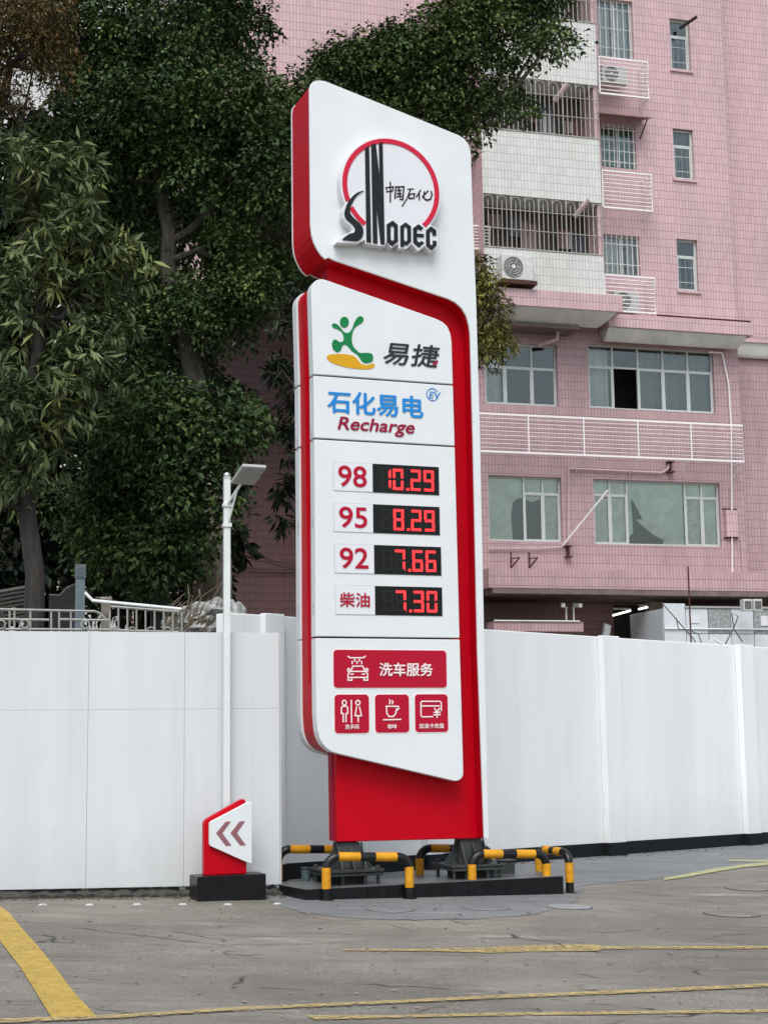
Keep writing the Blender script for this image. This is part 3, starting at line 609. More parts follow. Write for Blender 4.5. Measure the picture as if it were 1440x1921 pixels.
# ---- steel feet of the sign, standing on the plinth
PT = .115
zb0 = FS.p(760, 1577, YC)[1]
for cxp in (650, 878):
    uc = FS.p(cxp, 1600, 0)[0]
    mb = MB(); h0, h1 = zb0 - .002, PT + .15
    mb.add([(uc - .11, -.10, h0), (uc + .11, -.10, h0), (uc + .11, .10, h0), (uc - .11, .10, h0), (uc - .15, -.13, h1), (uc + .15, -.13, h1), (uc + .15, .13, h1), (uc - .15, .13, h1)], [(0, 1, 2, 3), (7, 6, 5, 4), (0, 4, 5, 1), (1, 5, 6, 2), (2, 6, 7, 3), (3, 7, 4, 0)])
    mb.build('foot', STEEL, S, bevel=.004)
    for k in (-.13, 0, .13):
        g_ = MB(); g_.add([(uc + k - .008, -.09, h0), (uc + k + .008, -.09, h0), (uc + k + .008, -.25, h1), (uc + k - .008, -.25, h1), (uc + k - .008, -.09, h1), (uc + k + .008, -.09, h1)], [(0, 3, 2, 1), (0, 4, 3), (1, 2, 5), (3, 4, 5, 2), (0, 1, 5, 4)]); g_.build('gusset', STEEL, S)
    for sg in (-1, 1): MB().prism([(uc + sg * .10, h0), (uc + sg * .14, h1), (uc + sg * .28, h1)], -.012, .012).build('gusset', STEEL, S)
    MB().box(uc - .31, uc + .31, -.29, .29, h1 - .028, h1 - .002).build('base_plate', STEEL, S, bevel=.004)
    MB().box(uc - .30, uc + .30, -.28, .28, h1 - .064, h1 - .036).build('base_plate', STEEL, S, bevel=.004)
    MB().box(uc - .16, uc + .16, -.14, .2, PT - .01, h1 - .066).build('grout_pad', mat('grout_dark', (.02, .022, .022), .8), S)
    for bx_ in (-.26, -.12, .12, .26):
        for by in (-.22, .22):
            MB().tube([(uc + bx_, by, PT - .01), (uc + bx_, by, h1 + .002), (uc + bx_, by, h1 + .003), (uc + bx_, by, h1 + .03)], [.02, .02, .028, .028], 8).build('anchor_bolt', STEEL, S)
# ------------------------------------------------------------------ plinth
FPn = Frame(FP0[0], FP0[1], 22.0)
pn = FPn.empty('sign_plinth'); tag(pn, 'low black tiled plinth under the feet of the price sign', 'plinth')
cx1 = FPn.p(1056, 1642, 0)[0]
bl = FPn.loc(atg(514, 1672)); bl = (-.10, .80)
poly = [(0, 0), (cx1, 0), (cx1 + .05, .82), (bl[0], bl[1])]
def flatpoly(p, z0, z1):
    mb = MB(); n = len(p); mb.add([(x, y, z0) for x, y in p] + [(x, y, z1) for x, y in p], [tuple(range(n))[::-1], tuple(range(n, 2 * n))] + [(i, (i + 1) % n, n + (i + 1) % n, n + i) for i in range(n)]); return mb
flatpoly([(.014, .014), (cx1 - .014, .014), (cx1 + .036, .806), (bl[0] + .014, bl[1] - .014)], -.25, PT - .012).build('plinth_core', GROUT, pn)
flatpoly(poly, PT - .011, PT).build('plinth_slab', PTOP, pn, bevel=.004)
nt_ = 13; me_t = None
for i in range(nt_):
    a, b = cx1 * i / nt_ + .002, cx1 * (i + 1) / nt_ - .002; j = random.uniform(-.002, .002)
    MB().box(a, b, j, .0135, -.22, PT - .0115).build('tile', BTILE, pn, bevel=.002)
for i in range(5):
    t0, t1_ = i / 5 + .003, (i + 1) / 5 - .003
    q = lambda t, d: (bl[0] * t + d, bl[1] * t)
    flatpoly([q(t0, 0), q(t0, .0135), q(t1_, .0135), q(t1_, 0)], -.22, PT - .0115).build('tile', BTILE, pn)
# loose blocks and pipe stubs standing on the plinth by the feet
def on_plinth(px, py): 
    d = ray(px, py); return CAM + d * ((PT - HC) / d[2])
BLUEG = mat('pipe_stub_grey', (.07, .10, .11), .5, .4, .3, 8)
for px, wd, hh, nm, lb in ((577, .10, .145, 'pipe_stub', 'dark grey capped pipe stub at the left end of the plinth'), (600, .11, .15, 'pipe_stub', 'blue grey pipe stub beside the left foot of the sign')):
    P = on_plinth(px, 1654); e_ = empty(nm, tuple(P), R_(22)); tag(e_, lb, 'pipe stub')
    MB().cyl((0, .06, -.004), wd / 2, hh - .02, 14).build('stub', BLUEG, e_, smooth=True); MB().cyl((0, .06, hh - .0245), wd / 2 + .006, .02, 14).build('cap', STEEL, e_, smooth=True)
P = on_plinth(946, 1640); e_ = empty('junction_box', tuple(P), R_(22)); tag(e_, 'grey metal junction box on the right end of the plinth', 'box')
MB().box(-.13, .13, 0, .14, -.004, .13).build('casing', STEEL, e_, bevel=.008); MB().box(-.145, .145, -.012, .152, .1302, .145).build('lid', STEEL, e_, bevel=.004)

# ------------------------------------------------------------------ hoop barriers
def hoop(A_, B_, label, hgt=.465, r=.044):
    L_ = math.dist(A_[:2], B_[:2]); a = math.atan2(B_[1] - A_[1], B_[0] - A_[0]); zA, zB = gz(A_[0]), gz(B_[0])
    e = empty('hoop_barrier', (A_[0], A_[1], zA), a); tag(e, label, 'barrier', 'black and yellow hoop barriers round the sign plinth')
    dz = zB - zA; rb = .125; top = hgt - r
    path = [(0, 0, 0), (0, 0, top - rb)] + [(rb - rb * math.cos(t), 0, top - rb + rb * math.sin(t)) for t in np.linspace(.2, math.pi / 2, 7)]
    path += [(L_ - rb + rb * math.sin(t), 0, top + dz - rb + rb * math.cos(t)) for t in np.linspace(0, math.pi / 2 - .2, 7)] + [(L_, 0, top + dz - rb), (L_, 0, dz)]
    MB().tube(path, r, 18).build('pipe', BLK, e, smooth=True)
    for x, z in ((0, 0), (L_, dz)):
        MB().tube([(x, 0, z + .115), (x, 0, z + .32)], r + .0018, 18).build('yellow_band', YEL, e, smooth=True)
        MB().cyl((x, 0, z), .075, .012, 18).build('base_flange', BLK, e, smooth=True)
    f = L_ - 2 * rb
    for t0, t1 in ((0.0, .36), (.62, .98)):
        p = lambda t: (rb + f * t, 0, top + dz * t); MB().tube([p(t0), p(t1)], r + .0018, 18).build('yellow_band', YEL, e, smooth=True)
    return e
hoop(atg(612, 1690), atg(768, 1687), 'black and yellow hoop barrier in front of the sign\'s left foot')
hoop(atg(886, 1681), atg(1026, 1678), 'black and yellow hoop barrier in front of the sign\'s right foot')
hoop((-1.16, 16.62), (-.36, 16.93), 'black and yellow hoop barrier behind the left foot, beside the panel fence end')
hoop((.335, 17.12), (1.13, 17.43), 'black and yellow hoop barrier behind the plinth, between the sign\'s two feet')
hoop((1.66, 17.42), (1.93, 16.9), 'black and yellow hoop barrier across the right end of the plinth')

# ------------------------------------------------------------------ chevron arrow sign
q0 = atg(370, 1692); FA = Frame(q0[0], q0[1], 22.0)
ar = FA.empty('arrow_sign'); tag(ar, 'low red and white sign with two left chevrons on a black block', 'sign')
zf_ = lambda p: Z(330, 1470, 6.857, p)
b0_, b1_ = FA.p(370, 1645, 0), FA.p(499, 1640, 0)
MB().box(0, b1_[0], 0, .30, -.1, (b0_[1] + b1_[1]) / 2).build('base_block', mat('base_block_black', (.009, .009, .011), .25, .2, .3, 6), ar, bevel=.006)
zbk = (b0_[1] + b1_[1]) / 2
body = FA.ps(zf_([(365, 1160), (362, 530), (368, 500), (385, 472), (440, 435), (845, 207), (872, 203), (890, 215), (895, 245), (905, 300), (908, 1140)]), .12)
body = [(u, max(z, zbk + .0008) if z > zbk + .03 else zbk + .0008) for u, z in body]
MB().prism(body, .12, .20).build('body', RED, ar, bevel=.006)
face = FA.ps(zf_([(433, 780), (432, 530), (440, 505), (458, 488), (940, 235), (965, 236), (977, 250), (977, 1020), (968, 1030), (935, 1026), (447, 808), (438, 798)]), .075)
MB().prism(face, .075, .1195).build('face', WHITE, ar, bevel=.004)
CHEV = mat('print_chevron', (.25, .10, .115), .5)
for ch_ in ([(515, 640), (640, 492), (705, 490), (595, 640), (712, 800), (640, 803)], [(700, 640), (820, 487), (888, 487), (783, 637), (897, 795), (825, 797)]):
    flat([FA.ps(zf_(ch_), .075)], .075, .004, 'chevron', CHEV, ar)

# ------------------------------------------------------------------ solar street lamp
lp0 = aty(424.5, 1500, 15.90); lx, ly = lp0[0], lp0[1]
LM = empty('street_lamp', (lx, ly, gz(lx)), R_(16)); tag(LM, 'slim white lamp pole with a tilted flat lamp head by the panel fence', 'lamp')
ztop = aty(424, 897, 15.90)[2] - gz(lx)
MB().box(-.034, .034, -.034, .034, 0, ztop).build('pole', GALV, LM, bevel=.006)
MB().sphere((0, 0, ztop + .03), .036, 16, 10).build('finial', CHROME, LM, smooth=True)
MB().box(-.04, .04, -.04, .04, ztop, ztop + .006).build('cap', GALV, LM)
def lmp(px, py, Y):
    P = aty(px, py, Y); d = P - np.array([lx, ly, gz(lx)]); c, s_ = math.cos(R_(16)), math.sin(R_(16)); return Vector((d[0] * c + d[1] * s_, -d[0] * s_ + d[1] * c, d[2]))
a0, a1, a2, a3 = lmp(426, 947, 15.87), lmp(455, 903, 15.68), lmp(427, 985, 15.87), lmp(444, 921, 15.75)
MB().tube([a0, a1], .015, 10).build('arm', GALV, LM, smooth=True); MB().tube([a2, a3], .011, 10).build('brace', GALV, LM, smooth=True)
for zz in (a0, a2): MB().box(-.045, .045, -.05, .045, zz.z - .02, zz.z + .02).build('clamp', GALV, LM, bevel=.004)
cN = lmp(466, 890, 15.58); ax = Vector((1, .05, -.02)).normalized(); bx = Vector((.25, -.80, .46)).normalized(); nx = ax.cross(bx).normalized()
def obox(c, hx, hy, hz):
    vs = [c + ax * sx * hx + bx * sy * hy + nx * sz * hz for sz in (-1, 1) for sx, sy in ((-1, -1), (1, -1), (1, 1), (-1, 1))]
    return MB().add(vs, [(0, 3, 2, 1), (4, 5, 6, 7), (0, 1, 5, 4), (1, 2, 6, 5), (2, 3, 7, 6), (3, 0, 4, 7)])
if nx.z > 0: nx = -nx
hd = obox(cN, .125, .15, .02).build('lamp_head', LAMPG, LM, bevel=.01)
for k in range(4): obox(cN + nx * .0215 + bx * (-.10 + .066 * k), .108, .025, .0015).build('lens_strip', LAMPL, hd)
MB().tube([a1, cN - bx * .10], .022, 10).build('knuckle', LAMPG, LM, smooth=True)

# ------------------------------------------------------------------ road studs and manhole covers
for i, (x, y) in enumerate([(80, 1699), (168, 1699), (257, 1698), (343, 1698), (427, 1698), (520, 1697)]):
    P = atg(x, y); e = empty('road_stud', tuple(P), R_(4)); place = ['leftmost of the six, near the thick yellow line', 'second from the left', 'third from the left', 'just left of the arrow sign block', 'in front of the arrow sign block', 'rightmost, by the plinth corner'][i]
    tag(e, f'small silver road stud in the row, {place}', 'road stud', 'silver road studs along the fence')
    mb = MB(); h = .016
    mb.add([(-.042, -.036, 0), (.042, -.036, 0), (.042, .036, 0), (-.042, .036, 0), (-.027, -.018, h), (.027, -.018, h), (.027, .018, h), (-.027, .018, h)], [(4, 5, 6, 7), (0, 1, 5, 4), (1, 2, 6, 5), (2, 3, 7, 6), (3, 0, 4, 7), (3, 2, 1, 0)])
    mb.build('body', mat('stud_metal', (.45, .45, .42), .4, metal=.8), e); MB().box(-.022, .022, -.0355, -.024, .004, .010).build('reflector', LABELW, e)
MAN = GREYP; MAND = GROUND; RIMD = mat('cover_rim', (.08, .08, .078), .7, .3, .3, 20)
for x, y, hw, m_, lb in ((732, 1708, 45, MAN, 'round grey manhole cover in front of the sign\'s left half'), (911, 1705, 44, MAN, 'round grey manhole cover in front of the right hoop barrier'), (1068, 1703, 42, mat('cover_pale', (.27, .28, .28), .6, .35, .25, 9), 'pale round manhole cover beside the yellow and black hoops'), (1373, 1716, 52, MAND, 'dark iron manhole cover at the right edge of the forecourt'), (1405, 1668, 45, MAND, 'thin dark manhole cover near the yellow curve')):
    P = atg(x, y); e = empty('manhole_cover', (P[0], P[1], gz(P[0]))); tag(e, lb, 'manhole cover', 'manhole covers in the forecourt'); r = hw * P[1] / F; tl = math.atan(SL)
    e.rotation_euler = (0, tl, 0)
    MB().cyl((0, 0, -.03), r, .037, 40).build('rim', RIMD, e); MB().cyl((0, 0, -.03), r - .010, .041, 40).build('lid', m_, e, bevel=.003)

# ================================================================== THE PINK APARTMENT BUILDING
b0 = aty(1000, 1000, 40); FB = Frame(b0[0], b0[1], 16.0)
B = FB.empty('apartment_building'); tag(B, 'pink tiled apartment building with white balconies and barred windows behind the sign', 'building')
def BR(tl, br, dep=0.0):
    a = FB.p(*tl, dep); b = FB.p(*br, dep); return (a[0], b[0], b[1], a[1])
def facade(name, u0, u1, z0, z1, holes, y, rev, m, parent=None):
    """front sheet with real openings and their reveals"""
    us = sorted({u0, u1} | {h[0] for h in holes} | {h[1] for h in holes}); zs_ = sorted({z0, z1} | {h[2] for h in holes} | {h[3] for h in holes}); mb = MB()
    us = [u for u in us if u0 <= u <= u1]; zs_ = [z for z in zs_ if z0 <= z <= z1]
    for i in range(len(us) - 1):
        for j in range(len(zs_) - 1):
            cu, cz_ = (us[i] + us[i + 1]) / 2, (zs_[j] + zs_[j + 1]) / 2
            if any(h[0] < cu < h[1] and h[2] < cz_ < h[3] for h in holes): continue
            mb.add([(us[i], y, zs_[j]), (us[i + 1], y, zs_[j]), (us[i + 1], y, zs_[j + 1]), (us[i], y, zs_[j + 1])], [(0, 1, 2, 3)])
    for a, b, c, d in holes:
        mb.add([(a, y, c), (b, y, c), (b, y, d), (a, y, d), (a, y + rev, c), (b, y + rev, c), (b, y + rev, d), (a, y + rev, d)], [(0, 4, 5, 1), (1, 5, 6, 2), (2, 6, 7, 3), (3, 7, 4, 0)])
    return mb.build(name, m, parent, fix=False)
def bars(parent, name, m, segs, r, n=5):
    for a, b in segs: MB().tube([a, b], r, n).build(name, m, parent)

# window rectangles on the main plane (photo pixels)
WN = {'w1': ((1119, -6), (1189, 111)), 'w2': ((1126, 230), (1194, 318)), 'w3': ((1131, 438), (1201, 518)), 's0': ((1249, -170), (1289, -70)), 's1': ((1255, 33), (1296, 133)), 's2': ((1261, 240), (1303, 338)), 's3': ((1268, 447), (1311, 547)),
      'u1': ((908, 640), (1047, 763)), 'u2': ((1102, 644), (1342, 776)), 'l1': ((915, 891), (1055, 1017)), 'l2': ((1112, 898), (1354, 1026))}
WR_ = {k: BR(*v) for k, v in WN.items()}
uStep = FB.p(1366, 300)[0]; uEnd = uStep + 9; uLeft = FB.p(352, 500)[0]; zTop = 27.0
zLed = FB.p(1180, 1106)[1]           # underside of the ground-floor ledge
uG = FB.p(905, 1150)[0]              # ground floor is set back to the right of this
# openings for the set-back ground floor and a left recess added for shade
uA, zA_ = FB.p(740, 600)[0], FB.p(480, 330)[1]
holes = [WR_[k] for k in WN] + [(uG, uStep, -1.2, zLed), (uLeft + .4, uA, -1.2, zA_)]
zSp = FB.p(1300, 610)[1]     # below the cornice the floors are clad in a dustier tile
hi_ = lambda h: h[2] >= zSp
uM = FB.p(740, 600)[0] + .01
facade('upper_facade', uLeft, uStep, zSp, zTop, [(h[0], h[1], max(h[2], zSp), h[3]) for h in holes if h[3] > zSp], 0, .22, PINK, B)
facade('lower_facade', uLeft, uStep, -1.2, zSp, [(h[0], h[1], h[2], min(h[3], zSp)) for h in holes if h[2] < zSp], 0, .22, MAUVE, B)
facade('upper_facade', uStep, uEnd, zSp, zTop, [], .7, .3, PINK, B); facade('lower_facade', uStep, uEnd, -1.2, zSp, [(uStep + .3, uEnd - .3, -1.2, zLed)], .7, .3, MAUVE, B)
MB().add([(uStep, 0, -1.2), (uStep, .7, -1.2), (uStep, .7, zTop), (uStep, 0, zTop)], [(0, 1, 2, 3)]).build('facade_return', PINK, B, fix=False)
MB().add([(uLeft, 0, -1.2), (uLeft, 12, -1.2), (uLeft, 12, zTop), (uLeft, 0, zTop)], [(0, 3, 2, 1)]).build('end_wall', PINK, B, fix=False)
MB().box(uLeft, uEnd, 0.01, 12, zTop, zTop + .3).build('roof_slab', CONC, B)
MB().box(uA + .05, uEnd, 2.6, 2.8, -1.2, zTop - .1).build('inner_wall', ROOM, B)
MB().add([(uLeft + .4, 7, -1.2), (uA, 7, -1.2), (uA, 7, zA_), (uLeft + .4, 7, zA_)], [(0, 1, 2, 3)]).build('shade_recess_wall', PINKSHADE, B, fix=False)
MB().box(uLeft + .4, uA, .22, 7.2, zA_ - .001, zA_ + .3).build('shade_overhang_soffit', CONC, B)  # overhang and deep recess added to keep light off the left wall
MB().box(uA - .001, uA + .2, .22, 7.2, -1.2, zA_).build('shade_recess_side', PINKSHADE, B); MB().box(uLeft + .2, uLeft + .4, .22, 7.2, -1.2, zA_).build('shade_recess_side', PINKSHADE, B)
for zz in (zLed + .12, FB.p(1180, 830)[1], FB.p(1180, 590)[1], FB.p(1180, 400)[1], FB.p(1180, 200)[1], FB.p(1180, -20)[1]):
    MB().box(uA + .25, uStep - .05, .25, 2.59, zz - .06, zz + .06).build('floor_slab', ROOM, B)

def window(r, cols, rows, y=.1, fr=.045, pane=GLASS, curtain=None, skip=(), open_=()):
    """frame with mullions; every pane is its own piece. cols/rows are fractions"""
    u0, u1, z0, z1 = r; cs = [u0 + (u1 - u0) * c for c in cols]; mb = MB()
    mb.box(u0, u1, y, y + .07, z0, z0 + fr).box(u0, u1, y, y + .07, z1 - fr, z1).box(u0, u0 + fr, y + .001, y + .069, z0 + fr, z1 - fr).box(u1 - fr, u1, y + .001, y + .069, z0 + fr, z1 - fr)
    f = mb.build('window', ALU, B)
    for c in cs[1:-1]: MB().box(c - fr * .55, c + fr * .55, y + .004, y + .066, z0 + fr, z1 - fr).build('mullion', ALU, f)
    ht = [0] * (len(cols) - 1)
    for i in range(len(cols) - 1):
        a, b = cs[i] + (fr if i == 0 else fr * .55), cs[i + 1] - (fr if i == len(cols) - 2 else fr * .55)
        zz = [z0 + fr] + [z0 + (z1 - z0) * q for q in rows[i]] + [z1 - fr]
        for q in zz[1:-1]: MB().box(a, b, y + .008, y + .062, q - fr * .5, q + fr * .5).build('transom', ALU, f)
        for j in range(len(zz) - 1):
            if (i, j) in skip: continue
            c0, c1 = zz[j] + (fr * .5 if j else 0), zz[j + 1] - (fr * .5 if j < len(zz) - 2 else 0)
            if j == 0 and len(rows[i]):     # opening sash with its own slim frame
                s_ = MB(); t = .028
                s_.box(a, b, y + .012, y + .045, c0, c0 + t).box(a, b, y + .012, y + .045, c1 - t, c1).box(a, a + t, y + .013, y + .044, c0 + t, c1 - t).box(b - t, b, y + .013, y + .044, c0 + t, c1 - t); s_.build('sash', ALU, f)
            MB().box(a, b, y + .03, y + .036, c0, c1).build('pane', pane, f)
    if curtain:
        for a, b, m_ in curtain:
            ua, ub = u0 + (u1 - u0) * a, u0 + (u1 - u0) * b; n = max(8, int((ub - ua) / .05)); mb = MB()
            for k in range(n + 1):
                yy = y + .22 + .03 * math.sin(k * 1.9) + .015 * math.sin(k * .7); u = ua + (ub - ua) * k / n; mb.v += [(u, yy, z0 + .02), (u, yy, z1 - .02)]
            mb.f = [(2 * k, 2 * k + 2, 2 * k + 3, 2 * k + 1) for k in range(n)]; mb.build('curtain', m_, f, fix=False, smooth=True)
    return f
def grid_bars(f, r, nu, nz, y=-.02, m=RACKW, rad=.011, loops=False):
    u0, u1, z0, z1 = r
    for i in range(nu): u = u0 + (u1 - u0) * (i + .5) / nu; MB().tube([(u, y, z0), (u, y, z1)], rad, 5).build('bar', m, f)
    for j in range(nz): z = z0 + (z1 - z0) * (j + .5) / nz; MB().tube([(u0, y - .012, z), (u1, y - .012, z)], rad, 5).build('bar', m, f)
CUR2 = mat('curtain_sheer', (.66, .68, .66), .85, var=.15, scale=6)
w_ = window(WR_['w1'], [0, .5, 1], [[], []], curtain=[(0, .48, CUR2), (.5, 1, CUR2)]); grid_bars(w_, WR_['w1'], 6, 3, .06, RACKW, .008)
w_ = window(WR_['w2'], [0, .5, 1], [[], []], curtain=[(0, .55, mat('green_curtain', (.03, .24, .16), .8, var=.4, scale=6)), (.58, 1, mat('green_curtain', (.03, .24, .16), .8))]); grid_bars(w_, WR_['w2'], 7, 4)
w_ = window(WR_['w3'], [0, .5, 1], [[], []], curtain=[(0, .7, CUR2), (.75, 1, CURT)]); grid_bars(w_, WR_['w3'], 7, 2)
for k, cu in (('s1', None), ('s2', [(0.05, .95, mat('printed_curtain', (.10, .16, .12), .8, var=.7, scale=9))]), ('s3', None), ('s0', None)):
    w_ = window(WR_[k], [0, 1], [[.68]], curtain=cu, fr=.06); 
    u0, u1, z0, z1 = WR_[k]
    grid_bars(w_, (u0 + .06, u1 - .06, z0 + .06, z0 + .62 * (z1 - z0)), 3, 2, .14, RACKW, .008)
    MB().box(u0 - .05, u1 + .05, -.05, .1, z0 - .07, z0).build('sill', PINK, B)
w_ = window(WR_['u1'], [0, .29, .66, 1], [[.62], [.62], [.62]], curtain=[(0, .28, CURT)])
w_ = window(WR_['u2'], [0, .2, .4, .6, .8, 1], [[.66]] * 5, curtain=[(.0, .19, CURT), (.42, .6, mat('grey_blind', (.16, .165, .165), .8)), (.62, 1, mat('grey_blind2', (.17, .18, .165), .8))], skip=((1, 0),))
w_ = window(WR_['l1'], [0, .5, .76, 1], [[], [.75], [.75]])
u0, u1, z0, z1 = WR_['l1']; P_ = lambda fu, fz, r: (r[0] + (r[1] - r[0]) * fu, r[2] + (r[3] - r[2]) * fz)
def film(f, r, pts, m=FILM, y=.17): MB().prism([P_(a, b, r) for a, b in pts], y, y + .004).build('film', m, f)
film(w_, WR_['l1'], [(0, 0), (.35, 0), (.33, .4), (.36, .6), (.42, .67), (.49, .68), (.49, 1), (0, 1)]); film(w_, WR_['l1'], [(.51, .76), (1, .76), (1, 1), (.51, 1)]); film(w_, WR_['l1'], [(.78, .02), (1, .02), (1, .74), (.78, .74)], FILMT); film(w_, WR_['l1'], [(.52, .66), (.62, .62), (.74, .67), (.74, .74), (.52, .74)], FILMT)
w_ = window(WR_['l2'], [0, .135, .27, .73, .865, 1], [[.77], [.77], [], [.77], [.77]])
r2 = WR_['l2']
film(w_, r2, [(0.02, .78), (.27, .78), (.27, .99), (.02, .99)]); film(w_, r2, [(.02, .02), (.135, .02), (.135, .7), (.08, .76), (.02, .74)]); film(w_, r2, [(.14, .02), (.26, .02), (.26, .76), (.14, .76)])
film(w_, r2, [(.28, .12), (.32, .2), (.31, .75), (.28, .78)]); film(w_, r2, [(.33, .68), (.40, .40), (.50, .32), (.56, .14), (.55, .02), (.72, .02), (.72, .98), (.28, .98), (.28, .80)])
film(w_, r2, [(.34, .40), (.42, .42), (.56, .22), (.55, .10), (.47, .18), (.38, .33)], FILMT, .15)
film(w_, r2, [(.74, .02), (.86, .02), (.86, .76), (.74, .76)], FILMT); film(w_, r2, [(.87, .02), (.99, .02), (.99, .76), (.87, .76)]); film(w_, r2, [(.74, .79), (.99, .79), (.99, .98), (.74, .98)])

# ---- white balcony bay standing 1 m proud
YV = -1.0
ubL, ubR = FB.p(904, 300, YV)[0], FB.p(1125, 300, YV)[0]
bz = [FB.p(1120, y, YV)[1] for y in (-170, -65, 45, 160, 261, 380, 479, 556)]       # parapet tops and bottoms at the right edge
for i in (0, 2, 4, 6):
    MB().box(ubL, ubR, YV, -.003, bz[i + 1], bz[i]).build('parapet', WTILE, B)
for i in (1, 3, 5):
    zt_, zb_ = bz[i], bz[i + 1]
    MB().box(ubR - .10, ubR, -.95, -.004, zb_ + .001, zt_ - .001).build('bay_pier', PINK, B)
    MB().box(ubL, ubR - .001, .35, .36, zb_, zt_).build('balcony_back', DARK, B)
# openings behind the cages are dark loggias: carve by set-back dark liner boxes
LIN = mat('loggia_wall', (.10, .085, .08), .9, var=.3, scale=2)
for i in (1, 3, 5):
    zt_, zb_ = bz[i], bz[i + 1]
    MB().box(ubL + .01, ubR - .105, -.02, -.006, zb_ + .002, zt_ - .002).build('loggia_wall', LIN, B)
    cg = MB().box(ubL, ubR, YV - .02, YV + .01, zb_ + .005, zb_ + .03).build('window_cage', CAGE, B)
    nb = 26
    for k in range(nb + 1):
        u = ubL + (ubR - ubL) * k / nb; MB().tube([(u, YV - .005, zb_ + .03), (u, YV - .005, zt_ - (.16 if k % 3 else .02))], .012 if k % 6 else .018, 5).build('bar', CAGE, cg)
    for k in range(0, nb - 1, 3):
        ua = ubL + (ubR - ubL) * k / nb; ub_ = ubL + (ubR - ubL) * (k + 2) / nb; c = (ua + ub_) / 2; rr = (ub_ - ua) / 2
        MB().tube([(c + rr * math.cos(t), YV - .005, zt_ - .17 + rr * math.sin(t)) for t in np.linspace(0, math.pi, 9)], .011, 5).build('bar', CAGE, cg)
    for f in (.36, .72): MB().tube([(ubL, YV - .02, zb_ + (zt_ - zb_) * f), (ubR, YV - .02, zb_ + (zt_ - zb_) * f)], .012, 5).build('bar', CAGE, cg)
    # things that show dimly inside: shelves, laundry, plants
    for k in range(7):
        u = random.uniform(ubL + .3, ubR - .5); h = random.uniform(.3, .9); m_ = random.choice([mat('laundry_white', (.40, .40, .39), .9), mat('laundry_red', (.14, .06, .06), .9), mat('laundry_pink', (.25, .17, .17), .9), mat('laundry_blue', (.08, .09, .11), .9)])
        mb = MB(); wd = random.uniform(.25, .5); z1_ = zb_ + random.uniform(.7, 1.15); n = 8
        for q in range(n + 1):
            yy = -.35 + .04 * math.sin(q * 2.1 + k); mb.v += [(u + wd * q / n, yy, max(zb_ + .02, z1_ - h)), (u + wd * q / n, yy, z1_)]
        mb.f = [(2 * q, 2 * q + 2, 2 * q + 3, 2 * q + 1) for q in range(n)]; mb.build('laundry', m_, B, fix=False, smooth=True)
MB().box(ubL - .006, ubL - .0005, YV + .002, -.004, bz[7], bz[0]).build('bay_side', PINK, B)
# exhaust pipe ends on the balconies
for px, py in ((1062, 160), (1100, 378)):
    u, z = FB.p(px, py, YV); MB().tube([(u - .25, YV + .25, z - .35), (u, YV - .12, z)], .075, 12, cap=False).build('exhaust_pipe', PVC, B, smooth=True)
# ---- AC racks of white bars
def rack(tl, br, dep, nb=8, verts=(0, 1), diag=True, ext=None, rb=.015):
    u0, u1, z0, z1 = BR(tl, br, dep)
    if ext is not None: u0 = ext
    f = MB().tube([(u0, dep, z0), (u1, dep, z0), (u1, dep, z1), (u0, dep, z1), (u0, dep, z0)], .036, 4, sq=True).build('equipment_rack', RACKW, B)
    for k in range(nb): z = z0 + (z1 - z0) * (k + 1) / (nb + 1); MB().tube([(u0, dep, z), (u1, dep, z)], rb, 5).build('bar', RACKW, f)
    for v in verts[1:-1]: u = u0 + (u1 - u0) * v; MB().tube([(u, dep - .01, z0), (u, dep - .01, z1)], .022, 4, sq=True).build('upright', RACKW, f)
    for u in (u0, u1):
        for k in range(nb): z = z0 + (z1 - z0) * (k + 1) / (nb + 1); MB().tube([(u, dep, z), (u, -.002, z)], .010, 5).build('side_bar', RACKW, f)
        MB().tube([(u, dep, z0), (u, -.002, z0)], .02, 4, sq=True).build('side_bar', RACKW, f); MB().tube([(u, dep, z1), (u, -.002, z1)], .02, 4, sq=True).build('side_bar', RACKW, f)
    for v in verts:
        u = u0 + (u1 - u0) * v; MB().tube([(u, dep * .75, z0), (u, -.002, z0 - .35)], .016, 4, sq=True).build('bracket', RACKW, f)
    return (u0, u1, z0, z1)
rk = [rack((1122, 106), (1216, 184), -.62), rack((1128, 319), (1223, 396), -.62), rack((1133, 515), (1229, 588), -.62)]
rack((913, 776), (1395, 866), -.62, 8, (0, .2, .4, .6, .8, 1), rb=.009, ext=FB.p(905, 800, -.62)[0] - .3)
uRk = FB.p(913, 250, -.62)[0]
rack((850, 206), (913, 292), -.62, 9); rack((850, 420), (919, 468), -.62, 6)
# ---- awning over the green window
u0, u1, z0, z1 = BR((1122, 206), (1220, 222), -.5)
MB().add([(u0, -.6, z0), (u1, -.6, z0), (u1, -.002, z1 + .1), (u0, -.002, z1 + .1), (u0, -.6, z0 - .03), (u1, -.6, z0 - .03), (u1, -.002, z1 + .07), (u0, -.002, z1 + .07)], [(0, 1, 2, 3), (7, 6, 5, 4), (0, 4, 5, 1), (1, 5, 6, 2), (2, 6, 7, 3), (3, 7, 4, 0)]).build('awning', mat('awning_sheet', (.33, .2, .19), .7, var=.3), B)
MB().tube([(u1 - .1, -.5, z0 - .02), (u1 - .1, -.002, z0 - .4)], .02, 5).build('awning_stay', RUST, B)
